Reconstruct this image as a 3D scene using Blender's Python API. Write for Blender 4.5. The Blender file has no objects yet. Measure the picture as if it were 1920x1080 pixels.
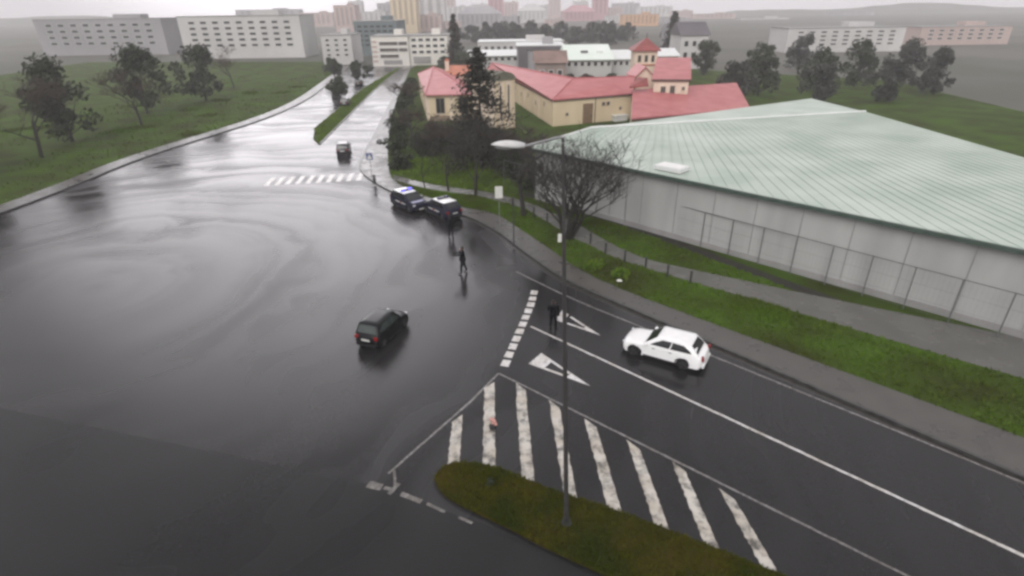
import bpy, bmesh, math, random
from mathutils import Vector, Matrix
random.seed(7)
sc = bpy.context.scene
COL = sc.collection
R = math.radians

# ------------------------------------------------------------------ camera, sky, sun, exposure
FPX, HORIZ, HC, ROLL = 1050.0, 15.0, 16.5, R(-0.8)
PITCH = math.atan((540 - HORIZ) / FPX)
CAMROT = Matrix.Rotation(math.pi/2 - PITCH, 3, 'X') @ Matrix.Rotation(ROLL, 3, 'Z')
cam = bpy.data.cameras.new('camera'); camo = bpy.data.objects.new('camera', cam); COL.objects.link(camo)
camo.matrix_world = Matrix.Translation((0, 0, HC)) @ CAMROT.to_4x4()
cam.sensor_fit = 'HORIZONTAL'; cam.sensor_width = 36; cam.lens = FPX/1920*36
cam.clip_start = 0.2; cam.clip_end = 4000
sc.camera = camo

SUN_EL, SUN_AZ = R(38), R(196)      # the veiled sun stands behind the viewer
PATCH_EL, PATCH_AZ = R(19), R(-21)   # bright sky patch added ahead, a little left, for sheen on the road
PATCH = Vector((math.sin(PATCH_AZ)*math.cos(PATCH_EL), math.cos(PATCH_AZ)*math.cos(PATCH_EL), math.sin(PATCH_EL)))
SUN_DIR = Vector((math.sin(SUN_AZ)*math.cos(SUN_EL), math.cos(SUN_AZ)*math.cos(SUN_EL), math.sin(SUN_EL)))
world = bpy.data.worlds.new('World'); sc.world = world; world.use_nodes = True
wn = world.node_tree; wn.nodes.clear()
wo = wn.nodes.new('ShaderNodeOutputWorld'); bg = wn.nodes.new('ShaderNodeBackground')
sky = wn.nodes.new('ShaderNodeTexSky'); sky.sky_type = 'NISHITA'; sky.sun_disc = False
sky.sun_elevation = SUN_EL; sky.sun_rotation = SUN_AZ; sky.dust_density = 4; sky.air_density = 1.0
hs = wn.nodes.new('ShaderNodeHueSaturation'); hs.inputs['Saturation'].default_value = 0.12
# overcast cloud deck: brighter towards the zenith, as a real overcast sky is
tc = wn.nodes.new('ShaderNodeTexCoord'); sx = wn.nodes.new('ShaderNodeSeparateXYZ')
mr = wn.nodes.new('ShaderNodeMapRange'); mr.inputs['From Min'].default_value = 0.0; mr.inputs['From Max'].default_value = 0.75
mr.inputs['To Min'].default_value = 8.4; mr.inputs['To Max'].default_value = 8.0
nz = wn.nodes.new('ShaderNodeTexNoise'); nz.inputs['Scale'].default_value = 2.2; nz.inputs['Detail'].default_value = 5
mr2 = wn.nodes.new('ShaderNodeMapRange'); mr2.inputs['From Min'].default_value = .3; mr2.inputs['From Max'].default_value = .7
mr2.inputs['To Min'].default_value = .86; mr2.inputs['To Max'].default_value = 1.14
mul = wn.nodes.new('ShaderNodeMath'); mul.operation = 'MULTIPLY'
vm = wn.nodes.new('ShaderNodeVectorMath'); vm.operation = 'SCALE'; vm.inputs[0].default_value = (1.0, .965, 1.0)
mx = wn.nodes.new('ShaderNodeMix'); mx.data_type = 'RGBA'; mx.inputs['Factor'].default_value = 0.85
L = wn.links.new
L(tc.outputs['Generated'], sx.inputs[0]); L(sx.outputs['Z'], mr.inputs['Value']); L(tc.outputs['Generated'], nz.inputs['Vector'])
L(nz.outputs['Fac'], mr2.inputs['Value']); # broad bright sky patch, added to put sheen on the wet road
dt = wn.nodes.new('ShaderNodeVectorMath'); dt.operation = 'DOT_PRODUCT'; dt.inputs[1].default_value = PATCH
gl_ = wn.nodes.new('ShaderNodeMapRange'); gl_.interpolation_type = 'SMOOTHSTEP'; gl_.inputs['From Min'].default_value = .91; gl_.inputs['From Max'].default_value = 1.0
gl_.inputs['To Min'].default_value = 0; gl_.inputs['To Max'].default_value = 25.0
adg = wn.nodes.new('ShaderNodeMath'); adg.operation = 'ADD'
L(tc.outputs['Generated'], dt.inputs[0]); L(dt.outputs['Value'], gl_.inputs['Value']); L(gl_.outputs[0], adg.inputs[0]); L(mr.outputs[0], adg.inputs[1])
L(adg.outputs[0], mul.inputs[0]); L(mr2.outputs[0], mul.inputs[1]); L(mul.outputs[0], vm.inputs['Scale'])
L(sky.outputs[0], hs.inputs['Color']); L(hs.outputs[0], mx.inputs['A']); L(vm.outputs[0], mx.inputs['B'])
L(mx.outputs['Result'], bg.inputs['Color']); bg.inputs['Strength'].default_value = 0.12; L(bg.outputs[0], wo.inputs[0])
sl = bpy.data.lights.new('sun', 'SUN'); sl.energy = 1.5; sl.angle = R(35); sl.color = (1, .97, .93)
slo = bpy.data.objects.new('sun', sl); COL.objects.link(slo)
slo.rotation_euler = (-SUN_DIR).to_track_quat('-Z', 'Y').to_euler()
sc.view_settings.view_transform = 'Standard'; sc.view_settings.look = 'None'
sc.view_settings.exposure = 0.0; sc.view_settings.gamma = 1.0; sc.view_settings.use_curve_mapping = False
sc.cycles.max_bounces = 6; sc.cycles.volume_bounces = 2; sc.cycles.diffuse_bounces = 3; sc.cycles.glossy_bounces = 3; sc.cycles.transparent_max_bounces = 8
sc.cycles.filter_width = 2.9            # a soft phone lens

# ------------------------------------------------------------------ helpers
def G(x, y, z=0.0):
    """ground (or height z) point seen at a pixel of the 1920x1080 photograph"""
    d = CAMROT @ Vector(((x-960)/FPX, (540-y)/FPX, -1)); t = (z-HC)/d.z
    return Vector((d.x*t, d.y*t, z))
def AT(x, y, D):
    d = CAMROT @ Vector(((x-960)/FPX, (540-y)/FPX, -1)); t = D/d.y
    return Vector((d.x*t, D, HC + d.z*t))
def line(pts, z=0.0): return [G(x, y, z) for x, y in pts]
def extend(poly, d0=0, d1=0):
    p = [Vector(q) for q in poly]
    if d0: p[0] = p[0] + (p[0]-p[1]).normalized()*d0
    if d1: p[-1] = p[-1] + (p[-1]-p[-2]).normalized()*d1
    return p
def offset(poly, d):
    out = []
    for i, p in enumerate(poly):
        a = poly[max(i-1, 0)]; b = poly[min(i+1, len(poly)-1)]
        t = (Vector((b.x-a.x, b.y-a.y, 0))).normalized(); n = Vector((-t.y, t.x, 0))
        out.append(p + n*d)
    return out
def smooth(poly, it=2):
    for _ in range(it):
        q = [poly[0]]
        for a, b in zip(poly, poly[1:]): q += [a*.75+b*.25, a*.25+b*.75]
        q.append(poly[-1]); poly = q
    return poly

MATS = {}
def mat(name, col, rough=.6, var=.18, scale=3.0, col2=None, bump=0.0, bscale=20., metal=0., spec=.5, detail=5, emit=None, stretch=None, coat=0., r2=None):
    if name in MATS: return MATS[name]
    m = bpy.data.materials.new(name); MATS[name] = m; m.use_nodes = True
    nt = m.node_tree; b = nt.nodes['Principled BSDF']
    b.inputs['Roughness'].default_value = rough; b.inputs['Metallic'].default_value = metal
    b.inputs['Specular IOR Level'].default_value = spec; b.inputs['Coat Weight'].default_value = coat; b.inputs['IOR'].default_value = 1.45; b.inputs['Coat Roughness'].default_value = .06
    tcn = nt.nodes.new('ShaderNodeTexCoord'); mp = nt.nodes.new('ShaderNodeMapping')
    nt.links.new(tcn.outputs['Object'], mp.inputs['Vector'])
    if stretch: mp.inputs['Scale'].default_value = stretch
    n = nt.nodes.new('ShaderNodeTexNoise'); n.inputs['Scale'].default_value = scale; n.inputs['Detail'].default_value = detail
    nt.links.new(mp.outputs[0], n.inputs['Vector'])
    cr = nt.nodes.new('ShaderNodeValToRGB'); e = cr.color_ramp.elements
    c2 = col2 or tuple(min(1, c*(1+var)) for c in col); c1 = col if col2 else tuple(c*(1-var) for c in col)
    e[0].position = .34; e[1].position = .66; e[0].color = (*c1, 1); e[1].color = (*c2, 1)
    nt.links.new(n.outputs['Fac'], cr.inputs['Fac']); nt.links.new(cr.outputs[0], b.inputs['Base Color'])
    if r2 is not None:
        rr = nt.nodes.new('ShaderNodeMapRange'); rr.inputs['From Min'].default_value = .35; rr.inputs['From Max'].default_value = .65
        rr.inputs['To Min'].default_value = rough; rr.inputs['To Max'].default_value = r2
        nt.links.new(n.outputs['Fac'], rr.inputs['Value']); nt.links.new(rr.outputs[0], b.inputs['Roughness'])
    if bump:
        n2 = nt.nodes.new('ShaderNodeTexNoise'); n2.inputs['Scale'].default_value = bscale; n2.inputs['Detail'].default_value = 4
        nt.links.new(mp.outputs[0], n2.inputs['Vector'])
        bp = nt.nodes.new('ShaderNodeBump'); bp.inputs['Strength'].default_value = bump; bp.inputs['Distance'].default_value = .02
        nt.links.new(n2.outputs['Fac'], bp.inputs['Height']); nt.links.new(bp.outputs[0], b.inputs['Normal'])
    if emit:
        b.inputs['Emission Color'].default_value = (*emit[0], 1); b.inputs['Emission Strength'].default_value = emit[1]
    return m

def obj(name, verts, faces, material, parent=None, smooth_=None, mats=None, fm=None):
    me = bpy.data.meshes.new(name); me.from_pydata([tuple(v) for v in verts], [], faces)
    me.materials.append(material)
    for m in (mats or []): me.materials.append(m)
    if fm:
        for p, i in zip(me.polygons, fm): p.material_index = i
    if smooth_ is not None:
        me.polygons.foreach_set('use_smooth', [True]*len(me.polygons))
        me.update(); me.set_sharp_from_angle(angle=R(smooth_))
    o = bpy.data.objects.new(name, me); COL.objects.link(o)
    if parent: o.parent = parent
    return o
def recalc(o):
    bm = bmesh.new(); bm.from_mesh(o.data); bmesh.ops.recalc_face_normals(bm, faces=bm.faces); bm.to_mesh(o.data); bm.free(); return o
def bevel(o, w, seg=2, ang=30):
    bm = bmesh.new(); bm.from_mesh(o.data); bmesh.ops.recalc_face_normals(bm, faces=bm.faces)
    es = [e for e in bm.edges if len(e.link_faces) == 2 and e.calc_face_angle(0) > R(ang)]
    bmesh.ops.bevel(bm, geom=es, offset=w, segments=seg, affect='EDGES', clamp_overlap=True)
    bm.to_mesh(o.data); bm.free()
    o.data.polygons.foreach_set('use_smooth', [True]*len(o.data.polygons)); o.data.set_sharp_from_angle(angle=R(50)); return o
def tag(o, label, cat, group=None):
    o['label'] = label; o['category'] = cat
    if group: o['group'] = group
    return o
def thing(name, label, cat, loc=(0, 0, 0), rotz=0, group=None):
    o = bpy.data.objects.new(name, None); COL.objects.link(o); o.empty_display_size = .3
    o.location = loc; o.rotation_euler = (0, 0, rotz); return tag(o, label, cat, group)
def struct(o): o['kind'] = 'structure'; return o
def stuff(o): o['kind'] = 'stuff'; return o
def copy_tree(o, parent=None):
    c = o.copy(); COL.objects.link(c)
    if parent: c.parent = parent
    for ch in list(o.children): copy_tree(ch, c)
    return c

class MB:
    """collects shapes into one mesh"""
    def __init__(s): s.v = []; s.f = []
    def add(s, v, f):
        n = len(s.v); s.v += [Vector(p) for p in v]; s.f += [tuple(i+n for i in q) for q in f]
    def box(s, c, size, ax=None):
        hx, hy, hz = size[0]/2, size[1]/2, size[2]/2
        ax = ax or Matrix.Identity(3); c = Vector(c)
        v = [c + ax @ Vector((x*hx, y*hy, z*hz)) for z in (-1, 1) for y in (-1, 1) for x in (-1, 1)]
        s.add(v, [(0, 2, 3, 1), (4, 5, 7, 6), (0, 1, 5, 4), (2, 6, 7, 3), (0, 4, 6, 2), (1, 3, 7, 5)])
    def tube(s, pts, rad, n=6, cap=True):
        rings = []
        for i, p in enumerate(pts):
            p = Vector(p); a = Vector(pts[max(i-1, 0)]); b = Vector(pts[min(i+1, len(pts)-1)])
            t = (b-a).normalized(); u = t.orthogonal().normalized() if abs(t.z) < .99 else Vector((1, 0, 0)); w = t.cross(u).normalized(); u = w.cross(t)
            r = rad[i] if isinstance(rad, (list, tuple)) else rad
            rings.append([p + (u*math.cos(2*math.pi*k/n) + w*math.sin(2*math.pi*k/n))*r for k in range(n)])
        v = [q for r in rings for q in r]; f = []
        for i in range(len(rings)-1):
            for k in range(n): f.append((i*n+k, i*n+(k+1) % n, (i+1)*n+(k+1) % n, (i+1)*n+k))
        if cap: f.append(tuple(range(n-1, -1, -1))); f.append(tuple((len(rings)-1)*n+k for k in range(n)))
        s.add(v, f)
    def prism(s, poly, z0, z1):
        n = len(poly); v = [(p[0], p[1], z0) for p in poly] + [(p[0], p[1], z1) for p in poly]
        f = [tuple(range(n-1, -1, -1)), tuple(range(n, 2*n))] + [(i, (i+1) % n, n+(i+1) % n, n+i) for i in range(n)]
        s.add(v, f)
    def strip(s, a, b, z0, z1=None):
        """ribbon between two polylines; z1 gives it a body"""
        n = len(a)
        if z1 is None:
            s.add([(p.x, p.y, z0) for p in a] + [(p.x, p.y, z0) for p in b], [(i, i+1, n+i+1, n+i) for i in range(n-1)])
        else:
            v = [(p.x, p.y, z1) for p in a] + [(p.x, p.y, z1) for p in b] + [(p.x, p.y, z0) for p in a] + [(p.x, p.y, z0) for p in b]; f = []
            for i in range(n-1):
                f += [(i, i+1, n+i+1, n+i), (2*n+i, 2*n+i+1, i+1, i), (n+i, n+i+1, 3*n+i+1, 3*n+i)]
            f += [(0, n, 3*n, 2*n), (n-1, 3*n-1, 4*n-1, 2*n-1)]
            s.add(v, f)
    def build(s, name, m, parent=None, sm=None): return recalc(obj(name, s.v, s.f, m, parent, sm))
def resample(poly, n):
    d = [0]
    for a, b in zip(poly, poly[1:]): d.append(d[-1] + (b-a).length)
    out = []
    for k in range(n):
        t = d[-1]*k/(n-1); i = max(j for j in range(len(d)-1) if d[j] <= t+1e-9)
        out.append(poly[i].lerp(poly[i+1], min(1, (t-d[i])/max(1e-9, d[i+1]-d[i]))))
    return out

# ------------------------------------------------------------------ materials of the setting
def asphalt_mat(name, c0, c1, r0, r1, swirl, spec=.5):
    m = bpy.data.materials.new(name); m.use_nodes = True; nt = m.node_tree; b = nt.nodes['Principled BSDF']; N = nt.nodes.new; LK = nt.links.new
    t = N('ShaderNodeTexCoord')
    big = N('ShaderNodeTexNoise'); big.inputs['Scale'].default_value = .11; big.inputs['Detail'].default_value = 3; big.inputs['Roughness'].default_value = .4; big.inputs['Distortion'].default_value = .6
    LK(t.outputs['Object'], big.inputs['Vector'])
    # tyre-swept arcs round the junction: rings about the centre of the roundabout
    mp = N('ShaderNodeMapping'); mp.inputs['Location'].default_value = (28, -34, 0); LK(t.outputs['Object'], mp.inputs['Vector'])
    ln = N('ShaderNodeVectorMath'); ln.operation = 'LENGTH'; LK(mp.outputs[0], ln.inputs[0])
    dis = N('ShaderNodeMath'); dis.operation = 'MULTIPLY_ADD'; dis.inputs[1].default_value = 9.0; LK(big.outputs['Fac'], dis.inputs[0]); LK(ln.outputs['Value'], dis.inputs[2])
    n1 = N('ShaderNodeTexNoise'); n1.noise_dimensions = '1D'; n1.inputs['Scale'].default_value = .42; n1.inputs['Detail'].default_value = 2.5; n1.inputs['Roughness'].default_value = .45
    LK(dis.outputs[0], n1.inputs['W'])
    mixf = N('ShaderNodeMix'); mixf.data_type = 'FLOAT'; mixf.inputs['Factor'].default_value = swirl
    LK(big.outputs['Fac'], mixf.inputs['A']); LK(n1.outputs['Fac'], mixf.inputs['B'])
    fine = N('ShaderNodeTexNoise'); fine.inputs['Scale'].default_value = 9; fine.inputs['Detail'].default_value = 8; LK(t.outputs['Object'], fine.inputs['Vector'])
    cr = N('ShaderNodeValToRGB'); e = cr.color_ramp.elements; cr.color_ramp.interpolation = 'EASE'; e[0].position = .25; e[1].position = .75; e[0].color = (*c0, 1); e[1].color = (*c1, 1)
    ad = N('ShaderNodeMath'); ad.operation = 'MULTIPLY_ADD'; ad.inputs[1].default_value = .35; ad.use_clamp = True
    sb = N('ShaderNodeMath'); sb.operation = 'SUBTRACT'; sb.inputs[1].default_value = .175
    LK(fine.outputs['Fac'], ad.inputs[0]); LK(mixf.outputs['Result'], ad.inputs[2]); LK(ad.outputs[0], sb.inputs[0]); LK(sb.outputs[0], cr.inputs['Fac']); LK(cr.outputs[0], b.inputs['Base Color'])
    rr = N('ShaderNodeMapRange'); rr.interpolation_type = 'SMOOTHSTEP'; rr.inputs['From Min'].default_value = .28; rr.inputs['From Max'].default_value = .72; rr.inputs['To Min'].default_value = r0; rr.inputs['To Max'].default_value = r1
    LK(mixf.outputs['Result'], rr.inputs['Value']); LK(rr.outputs[0], b.inputs['Roughness'])
    b.inputs['IOR'].default_value = 1.36; b.inputs['Specular IOR Level'].default_value = spec
    nb = N('ShaderNodeTexNoise'); nb.inputs['Scale'].default_value = 45; nb.inputs['Detail'].default_value = 3; LK(t.outputs['Object'], nb.inputs['Vector'])
    bp = N('ShaderNodeBump'); bp.inputs['Strength'].default_value = .10; bp.inputs['Distance'].default_value = .01; LK(nb.outputs['Fac'], bp.inputs['Height']); LK(bp.outputs[0], b.inputs['Normal'])
    return m
M_ROAD = asphalt_mat('wet_asphalt', (.009, .0087, .0093), (.021, .0205, .0215), .08, .36, .45)
M_ROAD2 = asphalt_mat('dark_asphalt', (.008, .008, .0085), (.016, .016, .0165), .24, .38, .2, .36)
def paint_mat(name, col, wear, scale):
    m = bpy.data.materials.new(name); m.use_nodes = True; nt = m.node_tree; b = nt.nodes['Principled BSDF']; N = nt.nodes.new; LK = nt.links.new
    t = N('ShaderNodeTexCoord'); n = N('ShaderNodeTexNoise'); n.inputs['Scale'].default_value = scale; n.inputs['Detail'].default_value = 9; n.inputs['Roughness'].default_value = .7
    LK(t.outputs['Object'], n.inputs['Vector']); cr = N('ShaderNodeValToRGB'); e = cr.color_ramp.elements
    e[0].position = wear-.05; e[0].color = (.09, .085, .078, 1); e[1].position = wear+.13; e[1].color = (*col, 1)
    n2 = N('ShaderNodeTexNoise'); n2.inputs['Scale'].default_value = 1.1; n2.inputs['Detail'].default_value = 3; LK(t.outputs['Object'], n2.inputs['Vector'])
    cr2 = N('ShaderNodeValToRGB'); e = cr2.color_ramp.elements; e[0].position = .35; e[0].color = (.66, .60, .50, 1); e[1].position = .6; e[1].color = (1, 1, 1, 1); LK(n2.outputs['Fac'], cr2.inputs['Fac'])
    mm = N('ShaderNodeMix'); mm.data_type = 'RGBA'; mm.blend_type = 'MULTIPLY'; mm.inputs['Factor'].default_value = .6
    LK(n.outputs['Fac'], cr.inputs['Fac']); LK(cr.outputs[0], mm.inputs['A']); LK(cr2.outputs[0], mm.inputs['B']); LK(mm.outputs['Result'], b.inputs['Base Color']); b.inputs['Roughness'].default_value = .35
    return m
M_PAINT = paint_mat('road_paint', (.60, .59, .585), .36, 5)
M_PAINT_WORN = paint_mat('worn_paint', (.50, .475, .43), .41, 1.8)
M_PAINT_FAINT = paint_mat('faint_paint', (.24, .23, .235), .45, 6)
M_PAINT_OLD = paint_mat('old_paint', (.26, .25, .24), .52, 3)
M_KERB = mat('kerb_stone', (.045, .044, .042), .35, .35, 2.5, bump=.3, bscale=15)
M_KERB_FACE = mat('kerb_dark', (.032, .030, .026), .3, .3, 3)
M_PAVE = mat('wet_paving', (.072, .068, .062), .24, .18, .8, bump=.2, bscale=8, r2=.42)
M_PATH = mat('wet_concrete_path', (.12, .118, .108), .18, .12, .5, bump=.06, bscale=9, r2=.34)
M_LAWN = mat('lawn_soil', (.034, .042, .010), .9, .3, .22, spec=.06, col2=(.052, .092, .012), bump=.6, bscale=9)
M_GROUND = mat('open_ground', (.06, .065, .045), .9, .3, .02, col2=(.11, .105, .09), bump=.3, bscale=1)
M_MOSS = mat('moss_soil', (.022, .026, .003), .95, .3, .5, spec=.04, col2=(.046, .034, .006), bump=.8, bscale=11)
M_STRIP = mat('dark_strip', (.022, .02, .015), .8, .35, 2, bump=.6, bscale=7)

# ------------------------------------------------------------------ ground, road, kerbs, pavement
mb = MB(); mb.add([(-1250, -1100, -.05), (1250, -1100, -.05), (1250, 1350, -.05), (-1250, 1350, -.05)], [(0, 1, 2, 3)])
struct(mb.build('ground', M_GROUND))
mb = MB(); mb.add([(-75, -25, 0), (70, -25, 0), (70, 70, 0), (0, 200, 0), (-75, 200, 0)], [(0, 1, 2, 3, 4)])
struct(mb.build('road', M_ROAD))
# kerb line on the right, from far away down the avenue, round the corner and along the slip road
kerb = extend(line([(764, 128), (752, 155), (738, 185), (722, 215), (705, 250), (690, 275), (678, 298), (672, 312), (678, 325), (691, 336), (714, 351),
        (750, 368), (800, 384), (869, 405), (900, 419), (934, 437), (964, 461), (1002, 489), (1049, 522), (1100, 547), (1180, 581), (1298, 632)]), 0, 34)
kerb = smooth(kerb, 1)
kin = offset(kerb, .16)
mb = MB(); mb.strip(kerb, kin, -.05, .135); o = struct(mb.build('kerb', M_KERB))
gut0, gut1 = offset(kerb, -.02), offset(kerb, -.34)
mb = MB(); mb.strip(gut0, gut1, .004); struct(mb.build('gutter', M_KERB_FACE))
# pavement: between kerb and lawn
pave_edge = extend(line([(770, 128), (750, 170), (741, 195), (733, 230), (727, 262), (727, 300), (731, 331), (745, 343), (761, 354), (794, 368), (835, 378), (869, 390),
        (904, 392), (937, 404), (950, 413), (991, 440), (1031, 466), (1072, 497), (1105, 515), (1154, 538), (1215, 562), (1294, 591)], .12), 0, 36)
pave_edge = smooth(pave_edge, 1)
ka, pb = resample(kin, 90), resample(pave_edge, 90)
mb = MB(); mb.strip(ka, pb, -.04, .12); struct(mb.build('pavement', M_PAVE))
# lawn, everything beyond the pavement
lawn_poly = [p + Vector((0, 0, 0)) for p in pave_edge] + [Vector((75, 5, 0)), Vector((90, 140, 0)), Vector((0, 215, 0)), Vector((-30, 210, 0))]
mb = MB(); mb.prism([(p.x, p.y) for p in lawn_poly], -.04, .10); struct(mb.build('lawn', M_LAWN))
# footpath crossing the lawn
up = extend(line([(738, 327), (752, 331), (793, 343), (840, 351), (891, 357), (925, 362), (991, 379), (1048, 405), (1080, 418), (1109, 436), (1144, 456), (1174, 471), (1235, 495), (1294, 507)], .1), 0, 34)
lo = extend(line([(738, 336), (752, 341), (793, 352), (840, 360), (891, 366), (925, 375), (987, 391), (1007, 405), (1048, 429), (1072, 446), (1105, 458), (1133, 475), (1170, 489), (1215, 505), (1294, 528)], .1), 0, 34)
up, lo = resample(smooth(up, 1), 60), resample(smooth(lo, 1), 60)
mb = MB(); mb.strip(lo, up, .06, .115); struct(mb.build('footpath', M_PATH))
# dark strip at the foot of the warehouse wall
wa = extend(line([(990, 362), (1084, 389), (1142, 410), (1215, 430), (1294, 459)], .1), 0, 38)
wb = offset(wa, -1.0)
mb = MB(); mb.strip(wa, wb, .05, .108); struct(mb.build('wall_foot_strip', M_STRIP))
# central reservation of the avenue, running on to the left
med_near = extend(line([(750, 128), (700, 170), (622, 247)]), 0, 9)
med_far = extend(line([(745, 128), (680, 167), (622, 215)]), 0, 13)
mn, mf = resample(med_near, 24), resample(med_far, 24)
tip = (mn[-1] + mf[-1])/2 + (mn[-1]-mn[-2]).normalized()*2.2
mb = MB(); mb.prism([(p.x, p.y) for p in mn] + [(tip.x, tip.y)] + [(p.x, p.y) for p in reversed(mf)], -.04, .09); struct(mb.build('central_reservation', M_LAWN))
mb = MB(); mb.strip(mn, offset(mn, .18), -.04, .10); mb.strip(offset(mf, -.18), mf, -.04, .10); struct(mb.build('kerb', M_PAVE))
# far left verge beyond the other carriageway and the roundabout
vl = [Vector(p) for p in ((-52, 196, 0), (-45.5, 150, 0), (-41.5, 120, 0), (-41.5, 100, 0), (-44.5, 84, 0), (-47, 70, 0), (-46.5, 56, 0), (-48, 44, 0), (-52, 32, 0), (-58, 18, 0), (-64, 0, 0))]
vl = smooth(vl, 2)
mb = MB(); mb.strip(vl, offset(vl, -.16), -.04, .14); struct(mb.build('kerb', M_KERB))
mb = MB(); mb.strip(offset(vl, -.16), offset(vl, -2.3), -.04, .12); struct(mb.build('pavement', M_PAVE))
v2 = offset(vl, -2.3)
mb = MB(); mb.prism([(p.x, p.y) for p in v2] + [(-140, -10), (-160, 230), (-60, 215)], -.045, .10); struct(mb.build('lawn', M_LAWN))
# near carriageway with its own, darker surface
ne = extend(line([(622, 893), (690, 907), (760, 927), (830, 957), (900, 982), (1000, 1022), (1100, 1066), (1200, 1112)]), 40, 40)
mb = MB(); mb.prism([(p.x, p.y) for p in ne] + [(70, -24), (-74, -24), (-74, ne[0].y)], -.03, .006); struct(mb.build('road', M_ROAD2))
# traffic island
isl_top = extend(line([(826, 888), (836, 878), (855, 872), (900, 874), (950, 889), (1040, 928), (1165, 966), (1250, 999), (1298, 1018)]), 0, 16)
isl_bot = extend(line([(826, 888), (819, 898), (826, 916), (846, 936), (900, 962), (960, 990), (1010, 1018), (1100, 1060), (1150, 1083)]), 0, 18)
mb = MB(); poly = isl_top + list(reversed(isl_bot[1:])); mb.prism([(p.x, p.y) for p in poly], -.04, .13)
struct(mb.build('traffic_island', M_MOSS))
def ring_kerb(pl, w, z):
    mb = MB(); mb.strip(pl, offset(pl, w), -.03, z); return mb
struct(ring_kerb(smooth(isl_top, 1), .09, .10).build('kerb', M_MOSS)); struct(ring_kerb(smooth(isl_bot, 1), -.09, .10).build('kerb', M_MOSS))

# ------------------------------------------------------------------ road markings
def wobble(poly, w, amp=.012):
    p = resample(poly, max(2, int(sum((b-a).length for a, b in zip(poly, poly[1:]))/.25)))
    a = [q + Vector((random.uniform(-amp, amp), random.uniform(-amp, amp), 0)) for q in offset(p, w/2)]
    b = [q + Vector((random.uniform(-amp, amp), random.uniform(-amp, amp), 0)) for q in offset(p, -w/2)]
    return a, b
def mark(poly, w, m, name='lane_line', z=.005):
    mb = MB(); a, b = wobble(poly, w); mb.strip(a, b, z); return struct(mb.build(name, m))
mark(extend(line([(995, 612), (1298, 753)]), 0, 14), .13, M_PAINT)
mark(extend(line([(967, 509), (1049, 549), (1110, 576), (1190, 608), (1298, 652)]), 0, 30), .11, M_PAINT_FAINT)
mark(extend(line([(935, 700), (1298, 880)]), 0, 10), .10, M_PAINT_FAINT)
mark(line([(935, 700), (880, 755), (800, 825), (728, 888)]), .10, M_PAINT_FAINT)
mark(line([(739, 882), (741, 912)]), .10, M_PAINT_OLD)
for (a, b, w) in (((690, 908), (716, 914), .34), ((720, 915), (733, 918), .16), ((735, 915), (742, 918), .6), ((752, 926), (790, 941), .20), ((800, 945), (835, 960), .13), ((860, 970), (885, 981), .10)):
    mark(line([a, b]), w, M_PAINT_OLD, 'lane_line', .011)
# give-way line: short square dashes
gw = line([(1003, 545), (995, 572), (983, 602), (966, 640), (943, 692)])
gl = resample(gw, 111); per = 10
for k in range(11):
    seg = [gl[k*per], gl[k*per+7]]
    mb = MB(); a, b = wobble(seg, .44, .02); mb.strip(a, b, .005); struct(mb.build('give_way_line', M_PAINT))
def tri(bl, br, ap, name, wside=.17, wbase=.62, base_gap=0.0):
    A, B, C = G(*bl), G(*br), G(*ap); mb = MB()
    cen = (A+B+C)/3
    def inner(P, Q, w):
        t = (Q-P).normalized(); n = Vector((-t.y, t.x, 0)); n = n if n.dot(cen-P) > 0 else -n
        return n*w, t
    tb = (C-(A+B)/2).normalized()
    # base bar, then two tapering sides meeting at the point
    mb.add([p + Vector((0, 0, .005)) for p in (A, B, B.lerp(C, wbase/3.4), A.lerp(C, wbase/3.4))], [(0, 1, 2, 3)])
    for P in (A, B):
        n, t = inner(P, C, wside); s = P.lerp(C, (wbase+base_gap)/3.4 + .004)
        e = P.lerp(C, .62); i1 = e + n; q = [s, e, i1, s+n]
        mb.add([p + Vector((0, 0, .005)) for p in q], [(0, 1, 2, 3)])
    e1, e2 = A.lerp(C, .625), B.lerp(C, .625)
    mb.add([p + Vector((0, 0, .005)) for p in (e1, e2, C)], [(0, 1, 2)])
    return struct(mb.build(name, M_PAINT))
tri((991, 682), (1015, 662), (1107, 724), 'give_way_triangle', .15, .85)
tri((1041, 600), (1054, 582), (1126, 629), 'give_way_triangle', .15, .62, .25)
# hatching stripes of the gore
hatch = [(((858, 784), (849, 882)), 20), (((918, 722), (917, 876)), 21), (((976, 725), (990, 900)), 21), (((1039, 757), (1071, 936)), 21), (((1107, 793), (1155, 966)), 23), (((1187, 833), (1245, 999)), 23), (((1272, 875), (1340, 1036)), 23), (((1362, 925), (1450, 1080)), 24)]
for (t, b), w in hatch:
    n = 26; A = []; B = []
    for k in range(n+1):
        x = t[0]+(b[0]-t[0])*k/n; y = t[1]+(b[1]-t[1])*k/n
        c = G(x, y); e = G(x+w*.5*(.86+.28*k/n), y+2)-c; j = Vector((random.uniform(-.03, .03), 0, 0))
        cut = (-.22 if t[0] > 940 else .32)*(1-k/n)**6
        A.append(c-e+j - Vector((0, cut, 0))); B.append(c+e+j*.6 + Vector((0, cut, 0)))
    mb = MB(); mb.strip(A, B, .008); struct(mb.build('hatching_stripe', M_PAINT_WORN))
# zebra crossing at the mouth of the avenue: bars parallel to the avenue
ax = (G(764, 128)-G(690, 275)).normalized(); perp = Vector((ax.y, -ax.x, 0))
c0 = G(675, 331)
for k in range(10):
    a = c0 - perp*(k*1.0) + Vector((-.05*k, -.06*k, 0))
    mark([a - ax*1.6, a + ax*1.6], .5, M_PAINT, 'crosswalk_bar')

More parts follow.
